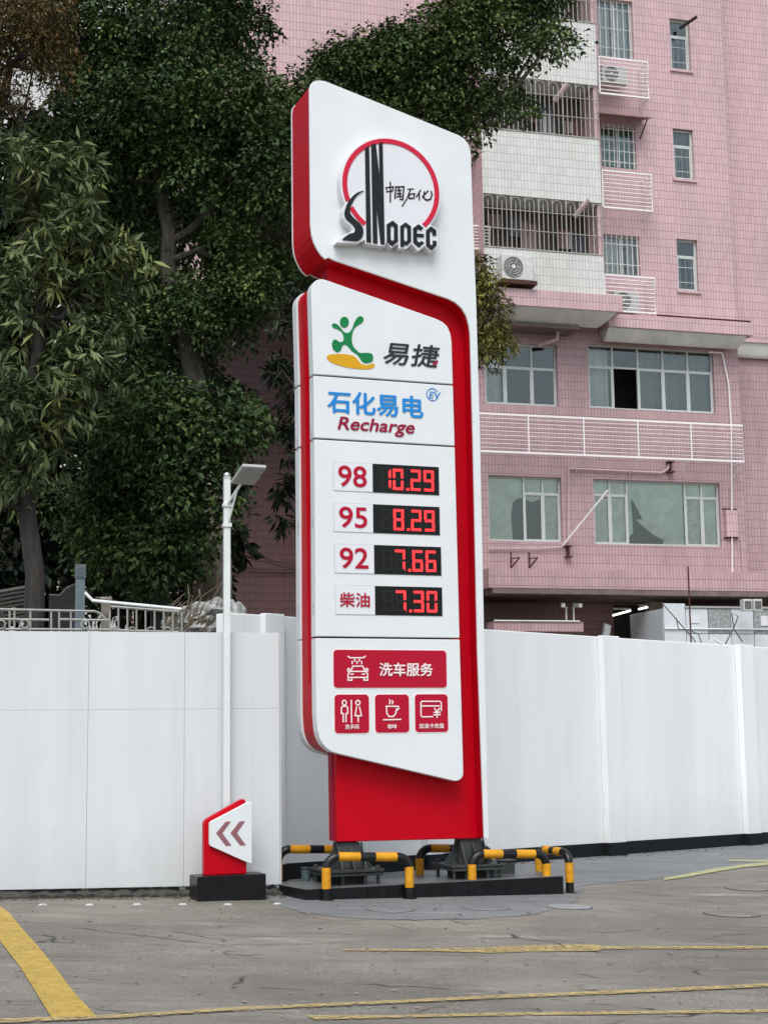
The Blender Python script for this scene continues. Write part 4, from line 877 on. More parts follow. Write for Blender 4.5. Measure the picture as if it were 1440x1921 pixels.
# ---- cornices over the commercial floors: tile band above a white cove
def cornice(ua, ub, zt_, hb, hc, d0, y=0., slope_end=True, m=PINK):
    MB().box(ua, ub, y - d0, y - .004, zt_ - hb, zt_).build('cornice_band', m, B)
    n = 8; mb = MB(); prof = [(d0 - .06 - d0 * .42 * t - .03 * (t > .9), -hc * t ** .8) for t in np.linspace(0, 1, n)]
    for u in (ua + .02, ub - .1): mb.v += [(u - (0 if u < ub - .2 else (d0 - d) * .6), y - d, zt_ - hb + z) for d, z in prof] + [(u, y - .004, zt_ - hb - .001)]
    k = n + 1; mb.f = [(i, i + 1, k + i + 1, k + i) for i in range(n)] + [tuple(range(k)), tuple(range(2 * k - 1, k - 1, -1))]
    mb.build('cornice_cove', CREAM, B, smooth=True)
z1a = FB.p(1140, 553, -1.25)[1]; z1b = FB.p(1140, 583, -1.25)[1]; z1c = FB.p(1120, 612, -.8)[1]
cornice(ubL - .6, FB.p(1167, 560, -1.25)[0], z1a, z1a - z1b, max(.3, z1b - z1c), 1.25)
z2a = FB.p(1300, 598, -.7)[1]; z2b = FB.p(1300, 622, -.7)[1]; z2c = FB.p(1300, 650, -.35)[1]
cornice(FB.p(1180, 600, -.7)[0] - .6, FB.p(1411, 620, -.7)[0], z2a, z2a - z2b, max(.3, z2b - z2c), .7)
z3 = FB.p(1420, 640, .3)[1]; cornice(uStep + .02, uEnd, z3 + .1, .12, .4, .35, y=.7)
MB().box(ubL - .6, FB.p(1060, 630, 0)[0] + .1, -.75, -.004, z1c - .10, z1c - .02).build('soffit', CONC, B)
MB().tube([(FB.p(1045, 600, -.4)[0], -.4, z1c - .03), (FB.p(1045, 640, -.4)[0], -.4, FB.p(1045, 636, -.4)[1]), (FB.p(1010, 648, -.1)[0], -.1, FB.p(1010, 648, -.1)[1])], .05, 8).build('drain_pipe', PVC, B, smooth=True)
# rusty pipe lying on the cornice
p_, q_ = FB.p(1232, 591, -.6), FB.p(1407, 603, -.6); MB().tube([(p_[0], -.6, p_[1]), (q_[0], -.6, q_[1])], .025, 6).build('rusty_pipe', RUST, B)
p_ = FB.p(1275, 52, -.02); q_ = FB.p(1306, 31, -.6); MB().tube([(p_[0], -.02, p_[1]), (q_[0], -.6, q_[1])], .045, 8).build('flue_pipe', mat('flue_dark', (.03, .025, .025), .7), B)
# ---- ledge above the set-back ground floor, ground floor wall, lower small canopy
zl0, zl1 = FB.p(1180, 1106, -.8)[1], FB.p(1180, 1070, -.8)[1]
LEDGE = tile_mat('stained_pink_tile', (.50, .325, .335), (.15, .095, .1), dirt=.55, dirtcol=(.16, .11, .095))
MB().box(uG - .1, uEnd, -.8, -.004, zl0, zl1).build('ledge', LEDGE, B)
MB().box(uG, uEnd, -.79, 2.2, zl0 - .14, zl0 - .004).build('ledge_soffit', CONC, B)
facade('ground_floor_wall', uG, uEnd, -1.2, zl0 - .15, [BR((1150, 1135), (1222, 1260), 1.6)], 1.6, .3, PINKSHADE, B)
MB().box(uG - .02, uG, .004, 1.6, -1.2, zl0 - .15).build('ground_floor_return', PINKSHADE, B)
u0, u1, z0, z1 = BR((1148, 1128), (1246, 1260), 1.2)
MB().box(FB.p(1218, 1150, 1.2)[0], FB.p(1246, 1150, 1.2)[0], 1.15, 1.5, -1.2, z1).build('cream_column', mat('cream_paint', (.50, .46, .36), .7, var=.15), B)
u0, u1, z0, z1 = BR((926, 1166), (1094, 1185), -.5)
MB().box(u0, u1, -.5, 1.6, z0, z1).build('lower_canopy', LEDGE, B)
MB().tube([(u0, -.52, z1 + .02), (u1 - .1, -.52, z1 + .02)], .02, 5).build('canopy_trim', RACKW, B)
for a, b, c, d, dd in ((1149, 1150, 1182, 1141, .6), (1197, 1141, 1214, 1137, .9)):
    p_, q_ = FB.p(a, b, dd), FB.p(c, d, dd)
    t_ = empty('tube_light', tuple(FB.world((p_[0] + q_[0]) / 2, dd, p_[1])), FB.a); tag(t_, 'lit white fluorescent tube under the ledge, ' + ('the longer one at the dark doorway' if a < 1180 else 'the shorter one by the cream column'), 'lamp', 'fluorescent tubes under the ledge')
    hl = (q_[0] - p_[0]) / 2; dz_ = (q_[1] - p_[1]) / 2
    MB().tube([(-hl, 0, -dz_), (hl, 0, dz_)], .025, 8).build('tube', mat('tube_lit', (1, 1, .95), .5, emit=1.5), t_); MB().box(-hl, hl, -.03, .03, .03 + abs(dz_), .07 + abs(dz_)).build('housing', ACW, t_)
# pipes and iron brackets on the facade
def pipe(pts, r, m, name='pipe', dep=-.06): MB().tube([(*(lambda q: (q[0], dep, q[1]))(FB.p(x, y, dep)),) for x, y in pts], r, 6).build(name, m, B, smooth=True)
pipe([(1066, 1028), (1066, 879), (1240, 887), (1252, 880), (1256, 868)], .032, PVC, 'pipe')
pipe([(1354, 662), (1366, 720), (1371, 800), (1373, 1074)], .022, RACKW, 'white_pipe')
pipe([(1390, 1010), (1394, 1072)], .018, PVC); pipe([(1328, 660), (1354, 662)], .03, RACKW, 'white_pipe')
pipe([(916, 1029), (1010, 1029), (1054, 1026)], .02, PVC)
p_, q_ = FB.p(1140, 920, -1.0), FB.p(1056, 1023, -.05); MB().tube([(q_[0], -.05, q_[1]), (p_[0], -1.0, p_[1])], .03, 6).build('flag_pole', RACKW, B)
for px, py in ((958, 1050), (992, 1050)):
    a, b, c = FB.p(px, py - 14, -.02), FB.p(px, py + 16, -.02), FB.p(px + 16, py - 4, -.3)
    MB().tube([(a[0], -.02, a[1]), (b[0], -.02, b[1])], .02, 4, sq=True).build('iron_bracket', RUST, B); MB().tube([(b[0], -.02, b[1]), (c[0], -.3, c[1])], .02, 4, sq=True).build('iron_bracket', RUST, B); MB().tube([(a[0], -.02, c[1]), (c[0], -.3, c[1])], .02, 4, sq=True).build('iron_bracket', RUST, B)
for px, py in ((1066, 1024), (1257, 866)):
    a = FB.p(px, py, -.1); mb = MB(); mb.box(a[0] - .09, a[0] + .09, -.16, -.004, a[1] - .02, a[1] + .01).box(a[0] - .02, a[0] + .02, -.1, -.004, a[1] - .27, a[1] - .0201).box(a[0] - .09, a[0] + .09, -.16, -.004, a[1] - .3, a[1] - .2701); mb.build('iron_bracket', RUST, B)
u0, u1, z0, z1 = BR((1362, 952), (1391, 1008), -.25)
MB().tube([(u0, -.02, z1), (u1, -.02, z1), (u1, -.02, z0), (u0, -.02, z0)], .02, 4, sq=True).build('iron_frame', RUST, B); MB().box(u0 + .05, u1 - .03, -.12, -.004, z0 + .03, z1 - .05).build('covered_box', PINK, B)
# cables on the shaded wall to the left of the sign
def cable(pts, r=.014, dep=6.9, label=''):
    P = [FB.world(*(lambda q: (q[0], dep, q[1]))(FB.p(x, y, dep))) for x, y in pts]; Q = []
    for a, b in zip(P, P[1:]):
        for t in np.linspace(0, 1, 6, endpoint=False): Q.append(a + (b - a) * t - np.array([0, 0, .06 * math.sin(math.pi * t)]))
    Q.append(P[-1]); o = MB().tube(Q, r, 5).build('wall_cable', CABLE, None, smooth=True); tag(o, label, 'cable', 'cables strung across the shaded tile wall')
cable([(432, 1020), (500, 1048), (590, 1064)], label='sagging grey cable crossing the dark tile wall beside the lamp pole'); cable([(360, 1058), (430, 1062), (590, 1067)], label='upper of the two straight cables on the dark wall behind the lamp'); cable([(360, 1067), (430, 1069), (590, 1071)], label='lower of the two straight cables on the dark wall behind the lamp')

# ---- air conditioner units
def ac(px, py, dep, wd, hh, label, br=True):
    u, z = FB.p(px, py, dep); P = FB.world(u, dep, z); e = empty('air_conditioner', tuple(P), FB.a); tag(e, label, 'air conditioner', 'outdoor air conditioner units')
    MB().box(0, wd, 0, .3, 0, hh).build('casing', ACW, e, bevel=.015)
    r = hh * .42; c = (wd * .36, -.004, hh * .5)
    MB().prism(circ((c[0], c[2]), r, 28), -.012, -.001).build('fan_opening', GRILL, e)
    for q in (.95, .7, .45): MB().tube([(c[0] + r * q * math.cos(t), -.02, c[2] + r * q * math.sin(t)) for t in np.linspace(0, 2 * math.pi, 25)], .008, 4).build('grille_ring', ACW, e)
    MB().prism(circ((c[0], c[2]), r * .2, 14), -.03, -.0125).build('fan_hub', ACW, e)
    for k in range(6): t = k * math.pi / 3; MB().tube([(c[0], -.018, c[2]), (c[0] + r * math.cos(t), -.018, c[2] + r * math.sin(t))], .006, 4).build('grille_spoke', ACW, e)
    if br:
        for x in (.08, wd - .08): MB().box(x - .02, x + .02, 0, .45, -.05, -.001).build('support', ACW, e)
ac(942, 522, -1.36, .85, .66, 'white air conditioner with a round fan on the lowest white balcony')
MB().box(*(lambda q: (q[0], q[0] + 1.0))(FB.p(938, 524, -1.36)), -1.4, -1.004, FB.p(940, 530, -1.36)[1], FB.p(940, 523, -1.36)[1]).build('equipment_shelf', RUST, B)
ac(1152, 581, -.5, .75, .55, 'white air conditioner inside the lowest right rack, under the curtained window', False); ac(1130, 152, -.5, .75, .5, 'shaded air conditioner inside the topmost right rack', False)

# ------------------------------------------------------------------ security cameras on the lower canopy
for px, py, lb, s_ in ((1062, 1163, 'left one of the two white security cameras on posts above the wall', -1), (1076, 1163, 'right one of the two white security cameras on posts above the wall', 1)):
    u, z = FB.p(px, py + 3, -.4); e = empty('security_camera', tuple(FB.world(u, -.4, z)), FB.a); tag(e, lb, 'camera', 'security cameras')
    MB().cyl((0, 0, 0), .022, .34, 10).build('post', GALV, e, smooth=True)
    MB().tube([(.06 * s_, .10, .44), (.14 * s_, -.16, .40)], .075, 4, sq=True).build('housing', mat('camera_white', (.78, .78, .76), .4), e, bevel=.01); MB().box(-.03, .03, -.03, .03, .3402, .37).build('bracket', ACW, e)
# ------------------------------------------------------------------ site hut of pale panels behind the wall on the right
ho = FB.world(*(lambda q: (q[0], -1.5))(FB.p(1246, 1200, -1.5)), 0)
H = empty('panel_hut', tuple(ho), FB.a); tag(H, 'pale grey panelled hut with a glazed strip behind the wall, at the far right', 'hut')
BOOTH = mat('hut_panel', (.62, .66, .68), .45, .4, .1, 2); BOOTHW = mat('hut_pattern', (.36, .38, .38), .5, var=.6, scale=14)
hz = FB.p(1246, 1132, -1.5)[1]; hu = FB.p(1246, 1200, -1.5)[0]
seg = [0, .62, 1.25, 1.9, 2.55, 3.2, 3.9]
for i in range(6):
    a, b = seg[i] + .01, seg[i + 1] - .01; top = hz - (.12 if i > 0 else 0)
    MB().box(a, b, 0, .05, -1.2, top - .66).build('lower_panel', BOOTH, H, bevel=.004); MB().box(a, b, 0, .05, top - .64, top).build('upper_panel', BOOTHW if i in (2, 4) else BOOTH, H, bevel=.004)
MB().box(0, 3.9, .052, 2.0, -1.2, hz - .13).build('hut_body', BOOTH, H); MB().box(.6, 4.0, -.03, .9, hz - .11, hz - .06).build('hut_roof', LAMPG, H); MB().tube([(0, -.03, hz - .65), (3.9, -.03, hz - .65)], .02, 5).build('rail', GALV, H)
MB().box(.75, 1.0, -.02, -.001, hz - .5, hz - .3).build('notice', LABELW, H); MB().box(2.75, 2.95, -.02, -.001, hz - .55, hz - .3).build('notice', LABELW, H)
# loose cables and a bent pipe over the wall top
for i, (pts, m_, r, lb) in enumerate((([(1240, 1130), (1275, 1170), (1300, 1198), (1304, 1206)], CABLE, .014, 'thin black cable running down across the hut\'s left panel'), ([(1268, 1160), (1272, 1180), (1290, 1182), (1310, 1190), (1315, 1206)], CABLE, .014, 'looped black cable on the hut\'s left panel'), ([(1392, 1204), (1376, 1180), (1372, 1150), (1384, 1156), (1376, 1178), (1358, 1212)], CABLE, .016, 'tangle of black cable on the right of the hut'), ([(1328, 1208), (1336, 1198), (1362, 1212)], RACKW, .022, 'bent white pipe end sticking up behind the wall'))):
    P = [aty(x, y, 37.0) for x, y in pts]; o = MB().tube(P, r, 6).build('loose_cable' if i < 3 else 'bent_pipe', m_, None, smooth=True); tag(o, lb, 'cable' if i < 3 else 'pipe')
P = aty(1293, 1140, 37.2); o = MB().tube([(P[0], P[1], gz(P[0]) - .2), (P[0], P[1], P[2] + 1.0)], .02, 6).build('thin_mast', RUST); tag(o, 'thin rusty upright pole in front of the pale hut', 'pole')
P = aty(1136, 1188, 36.5); e = empty('floodlight', tuple(P), FB.a + .3); tag(e, 'small tilted floodlight behind the wall top, left of the dark doorway', 'light')
MB().box(-.11, .11, -.03, .03, -.12, .22).build('housing', GRILL, e, bevel=.008).rotation_euler = (.0, .25, 0); MB().box(-.09, .09, -.036, -.0305, -.1, .2).build('lens', LAMPG, e).rotation_euler = (0, .25, 0); MB().box(-.02, .02, -.01, .01, -2.9, -.121).build('stand', GALV, e)
for px, lb in ((1403, 'left small grey box unit under the ledge, far right'), (1422, 'right small grey box unit under the ledge, far right')):
    P = aty(px, 1146, 39.3); e = empty('meter_box', tuple(P), FB.a); tag(e, lb, 'box'); MB().box(-.12, .12, 0, .2, 0, .3).build('casing', ACW, e, bevel=.01); MB().box(-.09, .09, -.012, -.001, .05, .25).build('door', GRILL, e)

# ------------------------------------------------------------------ pale block far behind on the left
FL = Frame(*aty(150, 500, 52)[:2], 10)
PB = FL.empty('pale_apartment_block'); tag(PB, 'pale tiled apartment block glimpsed through the trees at upper left', 'building')
wr = (*[FL.p(112, 60)[0], FL.p(152, 60)[0]], FL.p(120, 150)[1], FL.p(120, -60)[1])
PALE = tile_mat('pale_wall_tile', (.62, .64, .62), (.3, .3, .29), dirt=.15)
u0_, u1_ = FL.p(-300, 500)[0], FL.p(620, 500)[0]
wins = [wr] + [(wr[0] + dx, wr[1] + dx, wr[2] + dz_, wr[3] + dz_ - 1.4) for dx, dz_ in ((2.6, 0), (-2.8, 0), (2.6, -4.2), (0, -4.2), (2.6, -8.2), (0, -8.2), (-2.8, -8.2))]
facade('wall', u0_, u1_, -1, 34, wins, 0, .2, PALE, PB)
MB().box(u0_, u1_, .9, 1.1, -1, 34).build('inner_wall', ROOM, PB); MB().box(u0_, u1_, 0.0, 8, 34, 34.3).build('roof', CONC, PB)
for r in wins:
    f = MB().box(r[0], r[0] + .08, .08, .16, r[2], r[3]).box(r[1] - .08, r[1], .08, .16, r[2], r[3]).box(r[0] + .08, r[1] - .08, .081, .159, r[3] - .08, r[3]).box(r[0] + .08, r[1] - .08, .081, .159, r[2], r[2] + .08).box((r[0] + r[1]) / 2 - .04, (r[0] + r[1]) / 2 + .04, .082, .158, r[2] + .08, r[3] - .08).build('window', ALU, PB)
    MB().box(r[0] + .08, (r[0] + r[1]) / 2 - .04, .11, .12, r[2] + .08, r[3] - .08).build('pane', GLASS, f); MB().box((r[0] + r[1]) / 2 + .04, r[1] - .08, .11, .12, r[2] + .08, r[3] - .08).build('pane', GLASS, f)

# ================================================================== TREES
from mathutils import noise as mnoise
W = lambda x, y, Y: Vector(aty(x, y, Y))
def leaf_cloud(name, blobs, k, Ln, Wd, m, parent, sub=.34, droop=.2, per=44, rosette=0, tint0=(0, 1), shell=.45, cull=-.24):
    """many small folded leaves in twig clumps spread through the crown's lobes"""
    cs, dirs, tin = [], [], []; seedv = rng.random(3) * 40
    for c, r in blobs:
        nsub = max(3, int(k * r * r / per)); d = rng.normal(size=(nsub, 3)); d /= np.linalg.norm(d, axis=1)[:, None]
        rad = r * (shell + (1 - shell) * rng.random(nsub) ** .6) * (1 + .16 * rng.normal(size=nsub)); pos = np.array(c) + d * rad[:, None] * np.array([1, 1, .85])
        ts = np.clip(rng.random(nsub) + rng.uniform(-.3, .25), 0, 1)
        for p, dd, t in zip(pos, d, ts):
            if cull > -1 and mnoise.noise(Vector(p + seedv) * .95) + .5 * mnoise.noise(Vector(p + seedv) * 2.1) < cull: continue
            if rosette:
                tw = dd * .6 + rng.normal(size=3) * .4 + np.array([0, 0, .35]); tw /= np.linalg.norm(tw); n = per
                a = np.cross(tw, [0.3, .2, 1.0]); a /= np.linalg.norm(a); b = np.cross(tw, a); th = rng.random(n) * 6.283
                o = a * np.cos(th)[:, None] + b * np.sin(th)[:, None] + tw * rng.uniform(-.1, .7, n)[:, None]; o[:, 2] -= droop * rng.uniform(.2, 1.6, n)
                cs.append(p + tw * rng.uniform(-.10, .05, n)[:, None] + o * .02); dirs.append(o)
            else:
                n = per; ax = dd * .55 + np.array([0, 0, .8]) + rng.normal(size=3) * .25; ax /= np.linalg.norm(ax); e1 = np.cross(ax, [.31, .9, .2]); e1 /= np.linalg.norm(e1); e2 = np.cross(ax, e1); rr_ = sub * np.sqrt(rng.random(n)); th = rng.random(n) * 6.283; hz_ = -.55 * rr_ ** 2 / sub + rng.normal(size=n) * .035
                q = e1 * (rr_ * np.cos(th))[:, None] + e2 * (rr_ * np.sin(th))[:, None] + ax * hz_[:, None]; o = q / (np.linalg.norm(q, axis=1)[:, None] + 1e-6) * .9 + ax * .25 + rng.normal(size=(n, 3)) * .45; o[:, 2] -= droop
                cs.append(p + q); dirs.append(o)
            tin.append(np.clip(t ** 1.4 * .75 + rng.random(n) * .3, 0, 1))
    C = np.concatenate(cs); D = np.concatenate(dirs); T = np.concatenate(tin); D /= np.linalg.norm(D, axis=1)[:, None]; n = len(C)
    upv = np.tile([0, 0, 1.0], (n, 1)) + rng.normal(size=(n, 3)) * .55; S_ = np.cross(D, upv); S_ /= np.linalg.norm(S_, axis=1)[:, None] + 1e-9; Nn = np.cross(S_, D)
    sz_ = rng.uniform(.5, 1.4, n)[:, None]; ln = Ln * sz_ * rng.uniform(.85, 1.15, n)[:, None]; wd = Wd * sz_ * rng.uniform(.8, 1.15, n)[:, None]
    base = C; mid = C + D * ln * .45 - Nn * wd * .12; tip = C + D * ln - Nn * ln * .12
    l_, r_ = mid + S_ * wd * .5 + Nn * wd * .22, mid - S_ * wd * .5 + Nn * wd * .22
    V = np.stack([base, r_, tip, l_], 1).reshape(-1, 3); me = bpy.data.meshes.new(name); nv = 4 * n
    me.vertices.add(nv); me.vertices.foreach_set('co', V.astype(np.float32).ravel())
    idx = (np.arange(n)[:, None] * 4 + np.array([0, 1, 2, 0, 2, 3])).ravel().astype(np.int32)
    me.loops.add(6 * n); me.loops.foreach_set('vertex_index', idx); me.polygons.add(2 * n); me.polygons.foreach_set('loop_start', np.arange(0, 6 * n, 3, dtype=np.int32)); me.update(calc_edges=True)
    at = me.attributes.new('tint', 'FLOAT', 'POINT'); at.data.foreach_set('value', np.repeat(np.clip(tint0[0] + (tint0[1] - tint0[0]) * T, 0, 1), 4).astype(np.float32))
    return link(name, me, m, parent)
def tree(name, label, trunk, blobs, leaf, bark, limbs=(), lbark=None, k=7000, Ln=.09, Wd=.052, group='trees behind the wall and fence', **kw):
    """trunk: list of (Vector, radius); blobs: (x px, y px, depth m, radius m)"""
    base = trunk[0][0]; e = empty(name, tuple(base)); tag(e, label, 'tree', group)
    off = np.array(base); bl = [(np.array(W(x, y, Y)) - off, r) for x, y, Y, r in blobs]
    MB().tube([p - base for p, r in trunk], [r for p, r in trunk], 12).build('trunk', bark, e, smooth=True)
    for lm in limbs: MB().tube([Vector(p) - base for p, r in lm], [r for p, r in lm], 8).build('limb', lbark or bark, e, smooth=True)
    # thin boughs from the trunk line to each lobe
    tp = [p - base for p, r in trunk[1:]] + [Vector(p) - base for lm in limbs for p, r in lm]
    for c, r in bl:
        c = Vector(c); s = min(tp, key=lambda q: (q - c).length + max(0, q.z - c.z) * 2); mid = (s + c) / 2 + Vector((random.uniform(-.2, .2), random.uniform(-.2, .2), -.15))
        MB().tube([s, mid, c], [.05, .035, .012], 6).build('bough', lbark or bark, e, smooth=True)
    leaf_cloud('crown', bl, k, Ln, Wd, leaf, e, **kw); return e
L_FIC = leaf_mat('ficus_leaf', [(.020, .038, .013), (.034, .062, .020), (.056, .092, .028), (.115, .150, .045)])
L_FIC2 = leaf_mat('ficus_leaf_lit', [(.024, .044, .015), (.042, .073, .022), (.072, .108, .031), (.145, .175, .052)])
L_MAN = leaf_mat('mango_leaf', [(.050, .070, .032), (.085, .115, .050), (.135, .165, .070), (.22, .25, .08)])
L_RUS = leaf_mat('rusty_leaf', [(.030, .028, .012), (.060, .044, .016), (.10, .062, .020), (.15, .085, .025)])
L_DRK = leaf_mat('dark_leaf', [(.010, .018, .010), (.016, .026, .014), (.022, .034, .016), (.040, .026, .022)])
L_OLV = leaf_mat('olive_leaf', [(.050, .060, .016), (.10, .105, .026), (.17, .16, .04), (.24, .19, .05)])
BARK = bark_mat('grey_bark', (.05, .042, .032), (.15, .125, .095)); BARKP = bark_mat('pale_bark', (.08, .062, .04), (.38, .33, .25)); BARKM = bark_mat('brown_bark', (.022, .019, .014), (.07, .06, .046)); BARKD = bark_mat('dark_bark', (.02, .018, .015), (.06, .052, .045))
# big ficus: pale trunk behind the lamp pole, forked limbs higher up
t0 = W(404, 1182, 24); t0.z = 2.0
tree('ficus_tree', 'big dark green ficus with a pale trunk behind the lamp pole', [(t0, .30), (W(406, 1060, 24), .24), (W(404, 960, 24), .21), (W(395, 880, 24.2), .20)],
     [(200, 60, 25, 1.2), (330, 40, 25, 1.3), (440, 10, 25.5, .62), (470, 40, 25.3, .36), (420, 180, 24, .85), (300, 200, 24.5, 1.2), (175, 200, 25, .9), (130, 300, 25, 1.0), (240, 320, 25.3, .9), (478, 195, 23.8, .6), (455, 120, 24.5, .3), (450, 320, 24, .95), (380, 290, 24.5, .9), (520, 300, 24, .6),
      (530, 400, 24.5, .5), (440, 470, 24.8, .75), (380, 560, 24.4, .7), (470, 540, 24.3, .55), (250, 640, 25, 1.0), (330, 660, 25, .7), (420, 600, 24.4, .55), (270, 480, 25.6, .8), (500, 500, 24.8, .5), (70, 30, 26, .9)], L_FIC, BARKP,
     lbark=BARKM, limbs=[[(W(396, 890, 24.2), .2), (W(385, 800, 24.3), .19), (W(345, 620, 24.6), .15), (W(315, 500, 24.6), .14), (W(318, 430, 24.6), .12)], [(W(318, 440, 24.6), .12), (W(300, 340, 24.7), .10), (W(285, 240, 24.8), .10), (W(275, 120, 25), .07), (W(270, 20, 25), .05)], [(W(320, 455, 24.6), .08), (W(360, 430, 24.5), .08), (W(410, 380, 24.4), .06), (W(450, 320, 24.2), .04)], [(W(315, 490, 24.6), .07), (W(370, 470, 24.5), .05), (W(440, 440, 24.6), .05)]], k=7200)
# lower bushy ficus
t0 = W(300, 1182, 22.5); t0.z = 2.0
tree('bushy_ficus', 'low bushy green tree whose leaves hang over the panel fence', [(t0, .16), (W(300, 1050, 22.6), .13), (W(320, 900, 22.6), .10), (W(350, 800, 22.5), .06)],
     [(300, 800, 22, .9), (400, 800, 22, .75), (460, 790, 22.2, .4), (345, 910, 22, .95), (250, 900, 22.5, .9), (405, 860, 22.3, .5), (315, 1010, 22, .6), (240, 1020, 22.5, .7), (180, 940, 23, .8), (350, 760, 22.5, .5), (300, 1075, 22, .4), (210, 780, 23, .7)], L_FIC, BARKD, k=6000, Ln=.105, Wd=.058)
# tree whose bough reaches over the top of the sign
t0 = W(720, 1500, 27); t0.z = gz(t0.x)
tree('overhanging_ficus', 'leafy ficus spreading above the top of the price sign', [(t0, .30), (W(730, 1000, 27), .26), (W(720, 650, 27), .22), (W(690, 400, 27), .17), (W(690, 320, 27), .14)],
     [(545, 210, 27, .6), (600, 190, 27, .8), (690, 120, 27, .8), (640, 110, 27, .5), (750, 75, 27, .5), (770, 110, 27, .7), (700, 220, 27, .6), (800, 200, 27, .75), (850, 60, 27, .75), (860, 140, 27, .7), (930, 30, 27, .7), (1000, 15, 27, .5), (1045, 62, 26.5, .35), (1010, 80, 26.6, .3), (962, 190, 26.6, .32), (930, 130, 27, .5), (870, 235, 27, .35), (520, 260, 27, .5), (760, 250, 27, .5), (900, -40, 27, .9), (1000, -60, 27, .8), (580, 240, 27.2, .6), (640, 180, 27.3, .7), (830, 110, 27.3, .6), (740, 170, 27.3, .7), (890, 190, 27.2, .45), (650, 470, 28, .9), (770, 520, 28, 1.0), (690, 680, 28, 1.0), (790, 740, 28, .9), (660, 880, 28, .9), (770, 930, 28, .9)], L_FIC2, BARK,  # lowest lobes, hidden behind the sign, added to block sky light
     limbs=[[(W(690, 400, 27), .13), (W(705, 300, 27), .11), (W(770, 230, 27), .09), (W(820, 170, 27), .07), (W(870, 60, 27), .05), (W(930, -10, 27), .03)], [(W(690, 360, 27), .10), (W(640, 270, 27), .08), (W(580, 200, 27), .05)], [(W(770, 230, 27), .06), (W(860, 210, 27), .05), (W(950, 180, 26.8), .03)]], k=7200, cull=-.5)
# mango-like tree at the left edge, long leaves in rosettes
t0 = W(62, 1182, 20); t0.z = 2.0
tree('mango_tree', 'long-leaved mango tree at the left edge, with a bare grey trunk', [(t0, .15), (W(66, 1080, 20), .13), (W(50, 960, 20), .12), (W(58, 860, 20), .11), (W(62, 780, 20), .10), (W(75, 600, 20), .08), (W(80, 450, 20), .05)],
     [(25, 310, 20, .75), (105, 330, 20, .6), (60, 420, 19.8, .85), (155, 440, 20, .55), (205, 470, 20, .35), (40, 540, 20, .9), (140, 560, 20, .65), (50, 660, 19.6, .85), (150, 680, 19.8, .5), (195, 610, 20, .4), (25, 780, 19.6, .6), (110, 760, 19.8, .5), (60, 850, 19.7, .38), (5, 900, 19.8, .45), (255, 510, 20.2, .3), (110, 850, 20, .28)], L_MAN, BARKD, k=2300, Ln=.20, Wd=.050, rosette=1, per=11, droop=.45)
# rusty leaved tree in the upper left corner
t0 = W(-60, 1150, 23); t0.z = 2.0
tree('rusty_tree', 'rusty brown tree in the upper left corner of the picture', [(t0, .22), (W(-50, 700, 23), .17), (W(-20, 300, 23), .11), (W(20, 120, 23), .06)],
     [(15, 60, 22.5, .75), (80, 50, 22.5, .5), (60, 140, 22.5, .55), (15, 190, 22.6, .5), (-40, 0, 23, .9), (105, 105, 22.5, .25), (-60, 150, 23, .8), (100, 15, 22.6, .32)], L_RUS, BARKD, k=6500, Ln=.09, Wd=.026, droop=.5)
# dark hanging tree beside the sign's left edge
t0 = W(600, 1400, 22.5); t0.z = gz(t0.x)
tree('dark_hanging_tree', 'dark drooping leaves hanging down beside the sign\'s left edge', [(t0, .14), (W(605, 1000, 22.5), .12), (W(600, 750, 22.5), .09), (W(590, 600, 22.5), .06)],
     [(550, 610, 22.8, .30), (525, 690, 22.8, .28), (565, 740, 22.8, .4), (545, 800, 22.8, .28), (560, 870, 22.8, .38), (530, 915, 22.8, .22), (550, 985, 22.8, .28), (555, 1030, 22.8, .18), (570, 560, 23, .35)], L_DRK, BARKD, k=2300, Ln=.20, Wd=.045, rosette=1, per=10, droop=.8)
# olive conifer-like tree at the sign's right edge
t0 = W(860, 1450, 24.5); t0.z = gz(t0.x)
tree('olive_tree', 'yellow olive tree peeking out from behind the sign\'s right edge', [(t0, .14), (W(860, 900, 24.5), .11), (W(868, 600, 24.5), .07), (W(875, 480, 24.5), .04)],
     [(890, 490, 24, .22), (905, 530, 24, .30), (920, 580, 24, .28), (925, 625, 24, .30), (905, 660, 24, .28), (870, 560, 24, .4), (945, 640, 24, .14)], L_OLV, BARKD, k=9000, Ln=.11, Wd=.028, droop=.3, cull=-2, sub=.2)
# dim trees farther back that close the view on the left
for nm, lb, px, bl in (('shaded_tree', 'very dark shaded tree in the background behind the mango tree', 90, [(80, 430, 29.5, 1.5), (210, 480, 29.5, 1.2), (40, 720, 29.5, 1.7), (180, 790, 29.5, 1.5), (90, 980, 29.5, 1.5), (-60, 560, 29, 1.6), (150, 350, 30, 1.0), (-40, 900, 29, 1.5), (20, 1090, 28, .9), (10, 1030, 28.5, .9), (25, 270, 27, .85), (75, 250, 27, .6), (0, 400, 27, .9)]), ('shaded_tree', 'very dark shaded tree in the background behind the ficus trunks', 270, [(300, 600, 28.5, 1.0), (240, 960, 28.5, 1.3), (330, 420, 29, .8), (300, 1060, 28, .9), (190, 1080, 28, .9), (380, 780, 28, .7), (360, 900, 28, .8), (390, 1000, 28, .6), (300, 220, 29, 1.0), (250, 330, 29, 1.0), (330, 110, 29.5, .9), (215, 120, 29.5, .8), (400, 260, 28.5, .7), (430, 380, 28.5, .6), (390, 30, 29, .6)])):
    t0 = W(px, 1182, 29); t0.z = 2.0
    tree(nm, lb, [(t0, .2), (W(px, 900, 29), .16), (W(px, 600, 29), .10)], bl, L_DRK, BARKD, k=1500, Ln=.24, Wd=.12, sub=.5, shell=.2, cull=-2)

